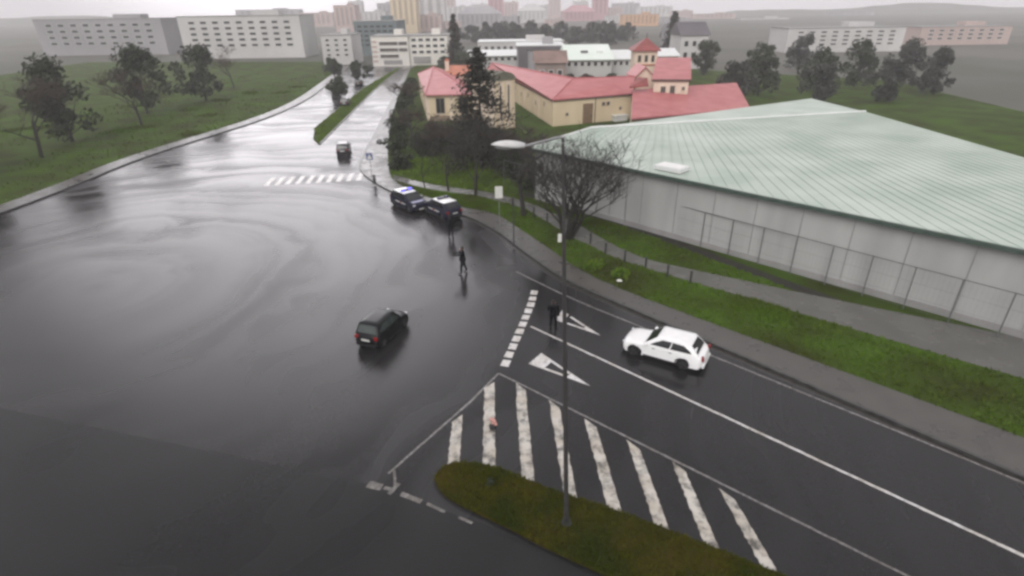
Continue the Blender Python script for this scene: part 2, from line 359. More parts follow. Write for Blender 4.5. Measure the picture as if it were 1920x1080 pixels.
# ------------------------------------------------------------------ grass and moss tufts
def inside(p, poly):
    c = False; n = len(poly); x, y = p
    for i in range(n):
        a, b = poly[i], poly[i-1]
        if (a[1] > y) != (b[1] > y) and x < (b[0]-a[0])*(y-a[1])/(b[1]-a[1])+a[0]: c = not c
    return c
M_GRASS = mat('grass_blades', (.062, .076, .012), .6, .3, .22, col2=(.088, .165, .010), spec=.08)
M_MOSSB = mat('moss_blades', (.040, .058, .004), .7, .3, .6, col2=(.085, .080, .006), spec=.05)
M_PARKG = mat('park_blades', (.075, .115, .016), .6, .3, .3, col2=(.12, .19, .02), spec=.08)
M_WEED = mat('broad_leaves', (.060, .12, .010), .6, .3, 1.3, spec=.05, col2=(.13, .19, .02))
def tufts(name, poly, n, h, m, z=.1, avoid=None, w=.05):
    xs = [p[0] for p in poly]; ys = [p[1] for p in poly]; v = []; f = []; rr = random.Random(len(name)+n)
    cl = [(rr.uniform(min(xs), max(xs)), rr.uniform(min(ys), max(ys))) for _ in range(max(8, n//260))]
    c = 0; tries = 0
    while c < n and tries < n*12:
        tries += 1
        if rr.random() < .45:
            q = rr.choice(cl); x, y = rr.gauss(q[0], .8), rr.gauss(q[1], .8); hh = h*rr.uniform(.6, 1.6)
        else: x, y = rr.uniform(min(xs), max(xs)), rr.uniform(min(ys), max(ys)); hh = h*rr.uniform(.4, 1.1)
        if not inside((x, y), poly) or (avoid and any(inside((x, y), a) for a in avoid)): continue
        c += 1
        for _ in range(3):
            a = rr.uniform(0, 6.28); d = Vector((math.cos(a), math.sin(a), 0))*w; lean = Vector((rr.uniform(-.6, .6), rr.uniform(-.6, .6), 0))*hh
            k = len(v); b = Vector((x+rr.uniform(-.06, .06), y+rr.uniform(-.06, .06), z-.01))
            v += [b-d, b+d, b+lean+Vector((0, 0, hh))]; f.append((k, k+1, k+2))
    o = obj(name, v, f, m); return stuff(o)
P2 = lambda pl: [(p.x, p.y) for p in pl]
path_poly = P2(up) + P2(list(reversed(lo)))
pe_r = [p for p in pave_edge if p.x > -6 and p.y < 60]
strip_near = P2(pe_r) + P2([p for p in reversed(lo) if p.x > -6])
tag(tufts('verge_grass', strip_near, 10000, .17, M_GRASS, avoid=[path_poly]), 'green grass verge between pavement and footpath', 'grass')
strip_far = P2([p for p in up if p.x > -4]) + P2([p for p in reversed(wb)])
tag(tufts('wall_grass', strip_far, 8000, .17, M_GRASS, avoid=[path_poly]), 'dull green grass between footpath and warehouse wall', 'grass')
lawn_a = P2(line([(733, 300), (735, 327), (793, 342), (840, 350), (915, 358), (950, 360), (960, 330), (900, 290)], .1))
tag(tufts('park_grass', lawn_a, 9000, .2, M_PARKG, w=.10), 'bright green lawn under the bare trees', 'grass')
lawn_b = P2(line([(760, 350), (794, 366), (869, 388), (937, 402), (960, 395), (925, 377), (891, 368), (840, 362), (793, 354)], .1))
tag(tufts('strip_grass', lawn_b, 3500, .16, M_GRASS), 'thin grass strip behind the two police cars', 'grass')
isl_poly = P2(offset(smooth(isl_top, 1), .09)) + P2(list(reversed(offset(smooth(isl_bot, 1), -.10))))
tag(tufts('island_moss', isl_poly, 26000, .10, M_MOSSB, z=.12, w=.026), 'mossy olive green turf on the traffic island', 'moss')
tag(tufts('reservation_grass', P2(mn)+P2(list(reversed(mf))), 4500, .12, M_PARKG, z=.10, w=.13), 'green grass strip along the middle of the avenue', 'grass')
tag(tufts('bank_grass', P2([p for p in v2 if p.y > 25])[::-1] + [(-75, 25), (-80, 60), (-80, 110), (-75, 190)], 6000, .25, M_GRASS, w=.1), 'grass bank beyond the left hand pavement', 'grass')

# ------------------------------------------------------------------ leaf and twig builders
def twig_tree(rr, h, spread, depth=5, trunk_r=.16, first=.32, forks=(2, 4), up_=.55, multi=1, twr=.012):
    big, tw = MB(), MB()
    def grow(p, d, ln, r, lvl):
        n = 3; pts = [p]; q = p; dd = d
        for i in range(n):
            dd = (dd + Vector((rr.gauss(0, .10), rr.gauss(0, .10), rr.gauss(.02, .05)))).normalized(); q = q + dd*ln/n; pts.append(q)
        r1 = r*(.62 if lvl else .7)
        (big if lvl <= 2 else tw).tube(pts, [r+(r1-r)*i/n for i in range(n+1)], 6 if lvl <= 1 else (4 if lvl <= 3 else 3), cap=False)
        if lvl >= depth: return
        for k in range(rr.randint(*forks)):
            t = rr.uniform(.45, 1.0) if k else 1.0
            i = min(n-1, int(t*n)); b = pts[i].lerp(pts[i+1], t*n-i)
            az = rr.uniform(0, 6.28); nd = (dd*up_ + Vector((math.cos(az)*spread, math.sin(az)*spread, rr.uniform(-.05, .5)))).normalized()
            grow(b, nd, ln*rr.uniform(.58, .85), max(twr, r1*rr.uniform(.5, .8)), lvl+1)
    for m in range(multi):
        a = 2*math.pi*m/multi + rr.uniform(-.3, .3); s = 0 if multi == 1 else .28
        grow(Vector((math.cos(a)*s*.3, math.sin(a)*s*.3, -.05)), Vector((math.cos(a)*s, math.sin(a)*s, 1)).normalized(), h*first, trunk_r, 0)
    return big, tw
M_BARK = mat('wet_bark', (.022, .020, .016), .7, .35, 6, bump=.5, bscale=18)
M_TWIG = mat('dark_twigs', (.026, .022, .019), .75, .3, 4)
M_TWIGB = mat('brown_twigs', (.05, .034, .024), .8, .35, 1.5)
M_NEEDLE = mat('dark_needles', (.012, .014, .008), .7, .4, 1.2, col2=(.034, .030, .020))
M_HEDGE = mat('hedge_leaves', (.014, .022, .009), .6, .4, 1.2, col2=(.036, .046, .018))
M_EVER = mat('evergreen_leaves', (.022, .034, .016), .65, .4, .8, col2=(.055, .066, .034))
def bare_tree(label, base, h, spread, seed, sc_xy=1., twig=M_TWIG, group='bare trees on the lawn', **k):
    rr = random.Random(seed); t = thing('bare_tree', label, 'tree', base, rr.uniform(0, 6), group)
    a, b = twig_tree(rr, h, spread, **k)
    zmax = max(p.z for p in a.v + b.v); s = h/zmax
    for q in (a, b): q.v = [Vector((p.x*s*sc_xy, p.y*s*sc_xy, p.z*s)) for p in q.v]
    a.build('trunk', M_BARK, t, 60); b.build('crown', twig, t); return t
def cards(rr, n, sampler, size):
    v = []; f = []
    for _ in range(n):
        p = sampler(); s = size*rr.uniform(.6, 1.4); a = Vector((rr.gauss(0, 1), rr.gauss(0, 1), rr.gauss(0, 1))).normalized(); b = a.orthogonal().normalized(); c = a.cross(b)
        k = len(v); v += [p + b*s, p + c*s*.5, p - b*s*.7, p - c*s*.5]; f.append((k, k+1, k+2, k+3))
    return v, f
def conifer(label, base, h, r, seed, n=9000, sparse=.5, m=M_NEEDLE, size=.22, name='conifer', group=None):
    rr = random.Random(seed); t = thing(name, label, 'tree', base, 0, group)
    mb = MB(); mb.tube([(0, 0, -.1), (.05, 0, h*.5), (0, .03, h)], [h*.017, h*.011, .02], 7); v = []; f = []
    z = h*.10; wh = []
    while z < h*.985:
        t_ = (z/h); rad = r*(1-t_)**.8*rr.uniform(.75, 1.1) + .12
        for k in range(rr.randint(4, 6)):
            a = rr.uniform(0, 6.28); L_ = rad*rr.uniform(.55, 1.1); droop = rr.uniform(-.35, .05)
            e = Vector((math.cos(a)*L_, math.sin(a)*L_, z + L_*droop)); mb.tube([(0, 0, z), e], [.05*(1-t_)+.012, .01], 4, cap=False); wh.append((Vector((0, 0, z)), e, L_))
        z += h*rr.uniform(.016, .034)
    tot = sum(w[2] for w in wh)
    def samp():
        w = rr.choice(wh); s = rr.random()**.6; p = w[0].lerp(w[1], s); q = .10 + .16*w[2]*s*sparse
        return p + Vector((rr.gauss(0, q), rr.gauss(0, q), rr.gauss(-.06, q*.5)))
    v, f = cards(rr, n, samp, size)
    mb.build('trunk', M_BARK, t, 60); obj('crown', v, f, m, t); return t
def leafy(label, base, h, r, seed, n=4000, m=M_EVER, size=.22, name='bushy_tree', cat='tree', group=None, trunk=.25, squash=1.):
    rr = random.Random(seed); t = thing(name, label, cat, base, 0, group)
    hz = h*(1-trunk); cz = h*trunk + hz/2
    blobs = []
    lop = rr.uniform(0, 6.28)
    for _ in range(30):
        a = rr.uniform(0, 6.28); zz = rr.uniform(-.85, .9); q = rr.uniform(.1, .92)*(1-max(0, zz)**2*.65)*(1+.22*math.cos(a-lop))
        blobs.append((Vector((math.cos(a)*r*q*(1-abs(zz)*.4), math.sin(a)*r*q*(1-abs(zz)*.4)*squash, cz + zz*hz*.5)), r*rr.uniform(.13, .32)))
    def samp():
        c, s = rr.choice(blobs); d = Vector((rr.gauss(0, 1), rr.gauss(0, 1), rr.gauss(0, 1))).normalized()*s*rr.random()**.4
        return c + d
    v, f = cards(rr, n, samp, size)
    v = [Vector((p.x, p.y, max(.03, p.z))) for p in v]
    mb = MB(); mb.tube([(0, 0, -.1), (0, 0, h*.6)], [h*.025+.03, h*.012], 6)
    for c, s in blobs[:16]: mb.tube([(0, 0, h*trunk*.8), c], [h*.01+.01, .012], 4, cap=False)
    mb.build('trunk', M_BARK, t, 60); obj('crown', v, f, m, t); return t

# ------------------------------------------------------------------ trees of the park
def B(x, y, z=.1): return G(x, y, z)
conifer('tall dark sparse conifer standing in front of the cream building', B(903, 318), 12.9, 6.8, 11, 7500, 1.1, size=.19)
bare_tree('bare vase shaped tree with many stems beside the tall lamp post', B(1066, 448), 8.9, .62, 5, 1.35, multi=6, depth=5, trunk_r=.15, first=.34, forks=(3, 4), up_=.95, twr=.010)
bare_tree('bare tree with a single dark trunk beside the white sign', B(982, 404), 7.8, .8, 8, 1.15, depth=5, trunk_r=.17, first=.34, forks=(3, 4), up_=.6)
bare_tree('bare tree with a straight trunk at the end of the pale path', B(892, 367), 7.4, .8, 21, .9, depth=5, trunk_r=.17, first=.4, forks=(3, 4), up_=.7)
bare_tree('bare tree with a straight trunk standing behind the right police car', B(841, 358), 7.2, .75, 31, .9, depth=5, trunk_r=.15, first=.42, forks=(3, 4), up_=.7)
bare_tree('thin young bare tree behind the left police car', B(797, 352), 5.6, .6, 41, .75, depth=5, trunk_r=.09, first=.42, forks=(3, 3), up_=.7)
bsp = [((955, 318), 5.4, 51, 'brown twiggy tree between the conifer and the lamp head'), ((858, 300), 5.2, 52, 'brown twiggy tree left of the tall conifer'), ((812, 285), 4.6, 53, 'brown twiggy tree below the cream wing window'),
       ((775, 262), 4.6, 54, 'brown twiggy tree at the left corner of the cream wing'), ((1005, 330), 4.8, 55, 'brown twiggy tree below the long cream wall'), ((765, 215), 5.5, 56, 'brown twiggy tree beside the far pavement of the avenue')]
for (p, h, s, l) in bsp:
    bare_tree(l, B(*p), h, .9, s, 1.1, twig=M_TWIGB, group='brown twiggy trees in front of the cream building', depth=5, trunk_r=.13, first=.26, forks=(3, 4), up_=.5, twr=.018)
hs_ = [((750, 318), 2.0, 1.6, 'low dark hedge bush at the edge of the wide pavement'), ((745, 285), 3.4, 2.2, 'dark hedge bush at the bend of the wide pavement'), ((749, 250), 3.2, 2.2, 'dark hedge bush beside the wet pavement, next beyond the bend'),
       ((756, 222), 3.0, 2.1, 'dark hedge bush near the corner of the cream wing'), ((764, 197), 2.8, 2.2, 'dark hedge bush under the left end of the red roof'), ((771, 170), 2.6, 2.2, 'farthest dark hedge bush along the avenue pavement'),
       ((790, 290), 2.8, 2.8, 'broad dark bush at the back of the lawn, leftmost'), ((828, 288), 2.7, 2.8, 'broad dark bush at the back of the lawn behind the middle trunk'), ((868, 293), 2.9, 2.9, 'broad dark bush at the foot of the conifer, left side'),
       ((918, 302), 2.9, 2.9, 'broad dark bush at the foot of the conifer, right side'), ((963, 335), 3.2, 2.6, 'broad dark bush behind the white sign'), ((1003, 352), 2.6, 2.2, 'dark bush at the left end of the warehouse'), ((820, 268), 2.6, 3.0, 'tall dark bush below the cream wing window'), ((890, 278), 3.0, 3.2, 'tall dark bush behind the conifer trunk')]
for i, (p, h, r, l) in enumerate(hs_):
    leafy(l, B(*p), h, r, 100+i, 2200, M_HEDGE, .17, 'dark_bush', 'bush', 'dark bushes around the lawn', .05)
leafy('small dark weed clump growing on the traffic island', G(919, 908, .13), .3, .22, 170, 300, M_HEDGE, .05, 'weed_clump', 'plant', None, .02)
# small broad-leaved weeds in the verge
for i, (x, y, r, l) in enumerate([(1112, 506, .9, 'bright green weed clump at the verge edge'), (1165, 520, .7, 'smaller green weed clump in the verge')]):
    leafy(l, B(x, y), .6, r, 160+i, 700, M_WEED, .09, 'weed_clump', 'plant', 'weed clumps in the verge', .02)

# ------------------------------------------------------------------ street furniture
M_POLE = mat('lamp_pole_paint', (.045, .042, .042), .5, .2, 3)
M_STEEL = mat('galvanised_steel', (.30, .30, .30), .4, .15, 4, metal=.6)
M_DARK = mat('dark_metal', (.035, .036, .034), .5, .25, 5)
M_WHITE = mat('white_plate', (.62, .62, .58), .5, .06, 3)
M_LAMPH = mat('lamp_housing', (.52, .52, .51), .35, .08, 3)
M_GLASSL = mat('lamp_lens', (.35, .36, .36), .15, .1, 3)
base = G(1062, 980, .13); top = AT(1055.5, 259, base.y + .1)
t = thing('street_lamp', 'tall single arm street lamp rising from the mossy traffic island', 'street lamp', base)
tp = top - base
mb = MB(); mb.tube([(0, 0, 0), tp*.5, tp], [.088, .068, .038], 12); mb.build('pole', M_POLE, t, 60)
mb = MB(); mb.tube([(0, 0, 0), (0, 0, .05)], .19, 12); mb.tube([(0, 0, .05), tp*.02+Vector((0, 0, .02))], [.13, .105], 12); mb.build('base_collar', M_DARK, t, 60)
mb = MB(); mb.box(tp*.135 + Vector((0, -.098, 0)), (.10, .02, .42)); mb.build('access_door', M_DARK, t)
pl = AT(1051, 444, base.y + .05) - base; mb = MB(); mb.box(pl + Vector((-.03, -.09, 0)), (.10, .03, .24)); bevel(mb.build('number_plate', M_WHITE, t), .008)
hA = AT(984, 274, top.y - .3) - base
mb = MB(); mb.tube([tp + Vector((0, 0, -.12)), tp + Vector((.0, 0, .02)), tp.lerp(hA, .15) + Vector((0, 0, .04)), tp.lerp(hA, .55)+Vector((0, 0, .02)), hA], [.05, .045, .038, .034, .032], 8); mb.build('arm', M_STEEL, t, 60)
# lamp head: flattened drop tapering towards its tip
tipp = AT(921, 271, top.y - .55) - base; dv = (tipp-hA); n = 14; v = []; f = []
fx = dv.normalized(); sy = fx.cross(Vector((0, 0, 1))).normalized(); uz = sy.cross(fx)
for i in range(n+1):
    q = i/n; w = .20*math.sin(math.pi*min(1, .10+q*.9))**.6 if 0 < q < 1 else .03; hh = .105*(math.sin(math.pi*(.16+q*.84)))**.7 if q < 1 else .01; w = max(w, .012); hh = max(hh, .008)
    for k in range(12):
        a = 2*math.pi*k/12; v.append(hA + dv*q + sy*math.cos(a)*w + uz*(math.sin(a)*hh*(1.15 if math.sin(a) > 0 else .6)))
for i in range(n):
    for k in range(12): f.append((i*12+k, i*12+(k+1) % 12, (i+1)*12+(k+1) % 12, (i+1)*12+k))
f += [tuple(range(12)), tuple(n*12+k for k in range(12))]
hd = recalc(obj('lamp_head', v, f, M_LAMPH, t, 70))
v = []; f = []
for i in range(9):
    q = .38+.5*i/8; w = .15*math.sin(math.pi*(.08+.84*i/8))**.5
    for k in range(7):
        a = math.pi + math.pi*k/6; v.append(hA+dv*q+sy*math.cos(a)*w+uz*(-.035+math.sin(a)*.075*math.sin(math.pi*(.1+.8*i/8))**.5))
for i in range(8):
    for k in range(6): f.append((i*7+k, i*7+k+1, (i+1)*7+k+1, (i+1)*7+k))
obj('lens', v, f, M_GLASSL, hd, 70)

def sign_post(name, label, px, pbase, ptop, pw, ph, mcol, cat='sign', border=None):
    b = G(px, pbase, .12); tt = AT(px, ptop, b.y); H = tt.z - b.z
    t = thing(name, label, cat, b); mb = MB(); mb.tube([(0, 0, 0), (0, 0, H)], .035, 8); mb.build('post', M_STEEL, t, 60)
    mb = MB(); mb.box((0, -.05, H-ph/2), (pw, .03, ph)); o = bevel(mb.build('sign_panel', mcol, t), .012)
    if border: border(o, H, pw, ph)
    for q in (.3, .72): mb = MB(); mb.box((0, -.002, H-ph*q), (pw*.5, .05, .05)); mb.build('bracket', M_DARK, t)
    return t
sign_post('road_sign', 'plain white rectangular sign panel on a thin post by the kerb', 937, 433, 349, .60, .98, M_WHITE)
M_BLUE = mat('sign_blue', (.10, .13, .26), .4, .08, 3)
def ped(o, H, pw, ph):
    mb = MB(); mb.add([(-.27, -.07, H-.62), (.27, -.07, H-.62), (0, -.07, H-.10)], [(0, 1, 2)]); mb.build('triangle', M_WHITE, o)
sign_post('crossing_sign', 'square blue crossing sign on a post at the corner of the pavement', 697.5, 331, 287, .72, .72, M_BLUE, border=ped)
b = G(963.5, 462, .12)
t = thing('slim_post', 'slim dark post on the kerb right of the white sign', 'post', b)
hgt = AT(962, 372, b.y).z - .12; mb = MB(); mb.tube([(0, 0, 0), (0, 0, hgt)], [.05, .04], 8); mb.build('post', M_DARK, t, 60)
mb = MB(); mb.tube([(0, 0, hgt), (0, 0, hgt+.04)], .055, 8); mb.build('cap', M_DARK, t, 60); mb = MB(); mb.tube([(0, 0, 0), (0, 0, .12)], .085, 8); mb.build('foot', M_DARK, t, 60)
# dark bollard on the kerb at the corner
b = G(703, 345, .135)
t = thing('bollard', 'stout dark bollard on the kerb at the crossing corner', 'bollard', b)
mb = MB(); mb.tube([(0, 0, 0), (0, 0, .85), (0, 0, .95), (0, 0, 1.0)], [.15, .14, .12, .06], 10); mb.build('body', M_DARK, t, 50)
mb = MB(); mb.tube([(0, 0, .70), (0, 0, .78)], .148, 10); mb.build('band', M_STEEL, t, 50)
# low posts along the footpath
lowp = [(961, 387), (1001, 406), (1026, 418), (1052, 432), (1078, 440), (1107, 457), (1135, 476), (1171, 491), (1210, 504), (1251, 519), (1294, 531)]
wl = ['just right of the white sign', 'right of the bare tree with a single trunk', 'two along from the single trunk tree', 'half hidden behind the tall lamp pole', 'at the foot of the vase shaped tree', 'first to the right of the vase shaped tree',
      'second to the right of the vase shaped tree', 'third to the right of the vase shaped tree', 'fourth right of the vase shaped tree', 'last but one of the row', 'rightmost of the row, above the white car']
def low_post(p, label):
    t = thing('low_post', label, 'bollard', p, R(-42), 'low posts along the footpath'); return t
pr = None
last = [G(x, y, .1) for x, y in lowp]
stepv = (last[-1]-last[-3])/2
for i, p in enumerate(last):
    lab = 'low dark post beside the footpath, ' + wl[i]
    if pr is None:
        pr = low_post(p, lab)
        mb = MB(); mb.box((0, 0, .42), (.12, .10, .84)); bevel(mb.build('shaft', M_DARK, pr), .015); mb = MB(); mb.box((0, 0, .86), (.16, .14, .04)); bevel(mb.build('cap', M_DARK, pr), .01)
    else:
        c = copy_tree(pr); c.location = p; c['label'] = lab
# litter
tag(bevel(obj('litter', *(lambda p: ([p+Vector(q) for q in ((-.22, -.1, 0), (.2, -.14, 0), (.24, .1, 0), (-.16, .16, 0), (-.12, -.05, .12), (.12, -.06, .15), (.1, .06, .1), (-.08, .08, .13))], [(0, 1, 2, 3), (4, 5, 6, 7), (0, 1, 5, 4), (1, 2, 6, 5), (2, 3, 7, 6), (3, 0, 4, 7)]))(G(1161, 527, .16)), M_WHITE), .03), 'crumpled white scrap of litter lying in the green verge', 'litter')
p = G(922, 803, .012)
t = thing('crumpled_bag', 'small crumpled black bag with a pale pink flap lying on a white hatching stripe', 'litter', p, .4)
M_BAG = mat('black_plastic', (.012, .010, .012), .3, .3, 8); M_PINK = mat('pale_pink_cloth', (.50, .27, .24), .7, .25, 9)
rr = random.Random(3); v = []; f = []
for i in range(7):
    for k in range(10):
        a = 2*math.pi*k/10; q = i/6; s = math.sin(math.pi*(.12+.85*q)); rj = rr.uniform(.75, 1.15)
        v.append((math.cos(a)*.13*s*rj, (q-.5)*.42 + rr.uniform(-.02, .02), max(0, .09+math.sin(a)*.10*s*rj)))
for i in range(6):
    for k in range(10): f.append((i*10+k, i*10+(k+1) % 10, (i+1)*10+(k+1) % 10, (i+1)*10+k))
f += [tuple(range(10)), tuple(60+k for k in range(10))]
recalc(obj('bag', v, f, M_BAG, t))
v = []; f = []
for i in range(8):
    for k in range(4): v.append((.05+.07*k+rr.uniform(-.02, .02)+i*.008, .02+i*.075, .05+.10*math.sin(k*1.3+i*.5)**2 + .02*i*(i < 5)))
for i in range(7):
    for k in range(3): f.append((i*4+k, i*4+k+1, (i+1)*4+k+1, (i+1)*4+k))
n0 = len(v); v += [(a, b_, c-.02) for a, b_, c in v]; f += [tuple(q+n0 for q in reversed(x)) for x in f]
obj('flap', v, f, M_PINK, t)

t = thing('manhole_cover', 'dark round manhole cover in the road left of the worn edge line', 'manhole', G(940, 504, .003))
mb = MB(); mb.tube([(0, 0, -.02), (0, 0, .004)], .42, 20); mb.build('frame', M_KERB_FACE, t); mb = MB(); mb.tube([(0, 0, -.02), (0, 0, .008)], .34, 20); mb.build('lid', M_DARK, t)

# ------------------------------------------------------------------ cars
M_TYRE = mat('tyre_rubber', (.014, .014, .014), .7, .2, 9); M_RIM = mat('alloy_rim', (.10, .10, .105), .35, .1, 4, metal=.8)
M_CGLASS = mat('car_glass', (.012, .014, .016), .06, .2, 2, spec=.7); M_TRIM = mat('black_trim', (.018, .018, .019), .45, .2, 6)
M_RED = mat('tail_light_red', (.22, .012, .014), .2, .2, 5); M_HEADL = mat('headlight_glass', (.55, .56, .58), .1, .1, 5); M_PLATE = mat('plate_white', (.55, .55, .52), .4, .1, 8)
def make_car(name, label, loc, head, S, paint, roofm=None, hoodm=None, police=False, glass=None, cat='car'):
    """x forward, y left; S: L W H wb belt hood roof-span etc."""
    L_, W, H, wb = S['L'], S['W'], S['H'], S['wb']; belt = S['belt']; hood = S['hood']; hx = L_/2; w = W/2
    cow, rb = S['cowl'], S['rear']         # cabin foot: front x, rear x
    rf, rrx = S['rf'], S['rr']             # roof: front x, rear x
    glass = glass or M_CGLASS
    t = thing(name, label, cat, loc, head)
    r = S.get('r', .31); ra = r + .05; fx_, rx_ = wb/2 + S.get('dx', 0), -wb/2 + S.get('dx', 0); zb = .2
    up_ = [(hx-.10, zb), (hx, .34), (hx, .50), (hx-.05, hood-.14), (hx-.17, hood-.05), (hx-.42, hood), (cow+.25, belt-.045), (cow, belt-.01), (0, belt), (rb, belt+.01)]
    if S.get('boot'): up_ += [(-hx+.18, S['boot']), (-hx+.05, S['boot']-.06)]
    else: up_ += [(-hx+.10, belt-.02), (-hx+.03, belt-.12)]
    up_ += [(-hx, .60), (-hx+.01, .36), (-hx+.10, zb)]
    def arc(cx):
        a0 = math.asin((r-zb)/ra) if r > zb else 0
        return [(cx + ra*math.cos(math.pi + a0*1 - (math.pi+2*a0)*k/10), r + ra*math.sin(math.pi + a0 - (math.pi+2*a0)*k/10)) for k in range(11)]
    prof = up_ + arc(rx_) + arc(fx_)
    n = len(prof); sl_ = [-1, -.94, -.75, -.35, .35, .75, .94, 1]; v = []; f = []
    for s in sl_:
        a = abs(s)
        for (x, z) in prof:
            kx = 1 - .075*a**3 - (.022 if a == 1 else 0); zz = z - (.05*a**5 + (.02 if a == 1 else 0))*(1 if z > .6 else 0)
            yy = s*w*(1 - (.07*max(0, (z-.5)/.5) if z > .5 else 0)) * (1-.05*max(0, abs(x)/hx-.55)/.45*a)
            v.append((x*kx, yy, zz))
    for i in range(len(sl_)-1):
        for k in range(n): f.append((i*n+k, i*n+(k+1) % n, (i+1)*n+(k+1) % n, (i+1)*n+k))
    f += [tuple(range(n)), tuple((len(sl_)-1)*n+k for k in range(n))]
    body = recalc(obj('body', v, f, paint, t, 38))
    # cabin
    def ring(z, x0, x1, hw, c=.10, m=3):
        out = []
        for cx, cy, a0 in ((x0-c, hw-c, 0), (x1+c, hw-c, 90), (x1+c, -hw+c, 180), (x0-c, -hw+c, 270)):
            for k in range(m+1):
                a = R(a0 + 90*k/m); out.append((cx + c*math.cos(a), cy + c*math.sin(a), z))
        return out
    wl_, wt = w*.93, w*.76; z0 = belt-.03; zr = H-.06
    lv = [(z0, cow, rb, wl_), (z0+(zr-z0)*.5, cow+(rf-cow)*.53, rb+(rrx-rb)*.45, wl_+(wt-wl_)*.46), (zr, rf, rrx, wt), (zr+.035, rf-.07, rrx+.07, wt-.07)]
    v = []; f = []; m_ = 16
    for q in lv: v += ring(*q)
    for i in range(len(lv)-1):
        for k in range(m_): f.append((i*m_+k, i*m_+(k+1) % m_, (i+1)*m_+(k+1) % m_, (i+1)*m_+k))
    f.append(tuple((len(lv)-1)*m_+k for k in range(m_)))
    recalc(obj('cabin', v, f, paint, t, 40))
    # roof skin
    v = []; f = []
    for q, dz in (((zr-.012, rf+.012, rrx-.012, wt+.012), 0), ((zr+.035, rf-.055, rrx+.055, wt-.055), 0), ((zr+.058, rf-.30, rrx+.30, wt-.28), 0)): v += ring(*q)
    for i in range(2):
        for k in range(m_): f.append((i*m_+k, i*m_+(k+1) % m_, (i+1)*m_+(k+1) % m_, (i+1)*m_+k))
    f.append(tuple(2*m_+k for k in range(m_)))
    roof = recalc(obj('roof', v, f, roofm or paint, t, 40))
    # glass panes: slabs 1 cm proud of the cabin skin
    def surf(side, u, q):
        """side F,B: u across -1..1 ; L,R: u along rear->front 0..1; q height 0..1"""
        zz = z0+(zr-z0)*q; e = .53 if q < .5 else .47
        def pw(a, b, k): return a+(b-a)*(k*q*2) if q <= .5 else a+(b-a)*(k+(1-k)*(q-.5)*2)
        xf_, xr_, hw = pw(cow, rf, .53), pw(rb, rrx, .45), pw(wl_, wt, .46)
        if side == 'F': return Vector((xf_+.006, u*(hw-.08), zz))
        if side == 'B': return Vector((xr_-.006, u*(hw-.08), zz))
        sg = 1 if side == 'L' else -1
        return Vector((xr_+(xf_-xr_)*u, sg*(hw+.006), zz))
    def pane(nm, side, pts, nrm):
        v = [surf(side, u, q) for u, q in pts]; k = len(v); nrm = Vector(nrm); v = [p+nrm*.004 for p in v] + [p-nrm*.03 for p in v]
        f = [tuple(range(k)), tuple(range(2*k-1, k-1, -1))] + [(i, (i+1) % k, k+(i+1) % k, k+i) for i in range(k)]
        return recalc(obj(nm, v, f, glass, t))
    pane('windscreen', 'F', [(-.93, .14), (.93, .14), (.95, .5), (.93, .93), (-.93, .93), (-.95, .5)], (.6, 0, .7))
    pane('rear_window', 'B', [(-.90, .20), (.90, .20), (.92, .5), (.88, .90), (-.88, .90), (-.92, .5)], (-.7, 0, .5))
    for sd, sg in (('L', 1), ('R', -1)):
        pane('side_window', sd, [(.54, .16), (.91, .16), (.885, .5), (.80, .88), (.54, .90), (.54, .5)], (0, sg, .3))
        pane('side_window', sd, [(.10, .22), (.515, .16), (.515, .5), (.515, .90), (.2, .86), (.11, .5)], (0, sg, .3))
        mb = MB(); mb.box((cow-.18, sg*(w+.03), belt+.05), (.14, .22, .13)); bevel(mb.build('door_mirror', roofm and M_TRIM or paint, t), .035, 3)
        mb = MB(); mb.box((hx*.974-.12, sg*(w*.66), hood-.16), (.16, w*.42, .13), Matrix.Rotation(-sg*.35, 3, 'Z')); bevel(mb.build('headlight', M_HEADL, t), .03, 3)
        mb = MB(); mb.box((-hx*.965+.035, sg*(w*.74), .78), (.12, w*.30, .20), Matrix.Rotation(sg*.3, 3, 'Z')); bevel(mb.build('tail_light', M_RED, t), .02, 2)
        mb = MB(); mb.box((0, sg*(w-.005), .24), (wb-2*ra-.05, .05, .12)); bevel(mb.build('sill', M_TRIM, t), .015)
        for dx in (.24, -.62): mb = MB(); mb.box((cow-1.02+dx+.2, sg*(w*.965), belt-.13), (.16, .03, .03)); bevel(mb.build('door_handle', M_TRIM, t), .006)
        for cx in (fx_, rx_):
            v = []; f = []; pr_ = [(.10, -.10), (r-.03, -.105), (r, -.07), (r, .07), (r-.03, .105), (.21, .10), (.19, .07), (0.0, .07)]; ns = 20
            for (rad, yy) in pr_[:-1]:
                for k in range(ns): a = 2*math.pi*k/ns; v.append((rad*math.cos(a), yy*sg, rad*math.sin(a)))
            for i in range(len(pr_)-2):
                for k in range(ns): f.append((i*ns+k, i*ns+(k+1) % ns, (i+1)*ns+(k+1) % ns, (i+1)*ns+k))
            f.append(tuple((len(pr_)-2)*ns+k for k in range(ns)))
            wh = recalc(obj('wheel', v, f, M_TYRE, t, 40)); wh.location = (cx, sg*(w-.115), r)
            mb = MB(); mb.tube([(0, .055*sg, 0), (0, .085*sg, 0)], .05, 8)
            for k in range(5):
                a = 2*math.pi*k/5; mb.box((math.cos(a)*.115, .08*sg, math.sin(a)*.115), (.19, .03, .07), Matrix.Rotation(-a, 3, 'Y'))
            mb.build('rim', M_RIM, wh)
    mb = MB(); mb.box((hx-.03, 0, .33), (.10, W*.78, .17)); bevel(mb.build('grille', M_TRIM, t), .02)
    mb = MB(); mb.box((-hx+.05, 0, .34), (.13, W*.80, .18)); bevel(mb.build('rear_bumper', S.get('bump', M_TRIM), t), .03)
    mb = MB(); mb.box((-hx-.008, 0, .66), (.02, .50, .11)); mb.build('number_plate', M_PLATE, t)
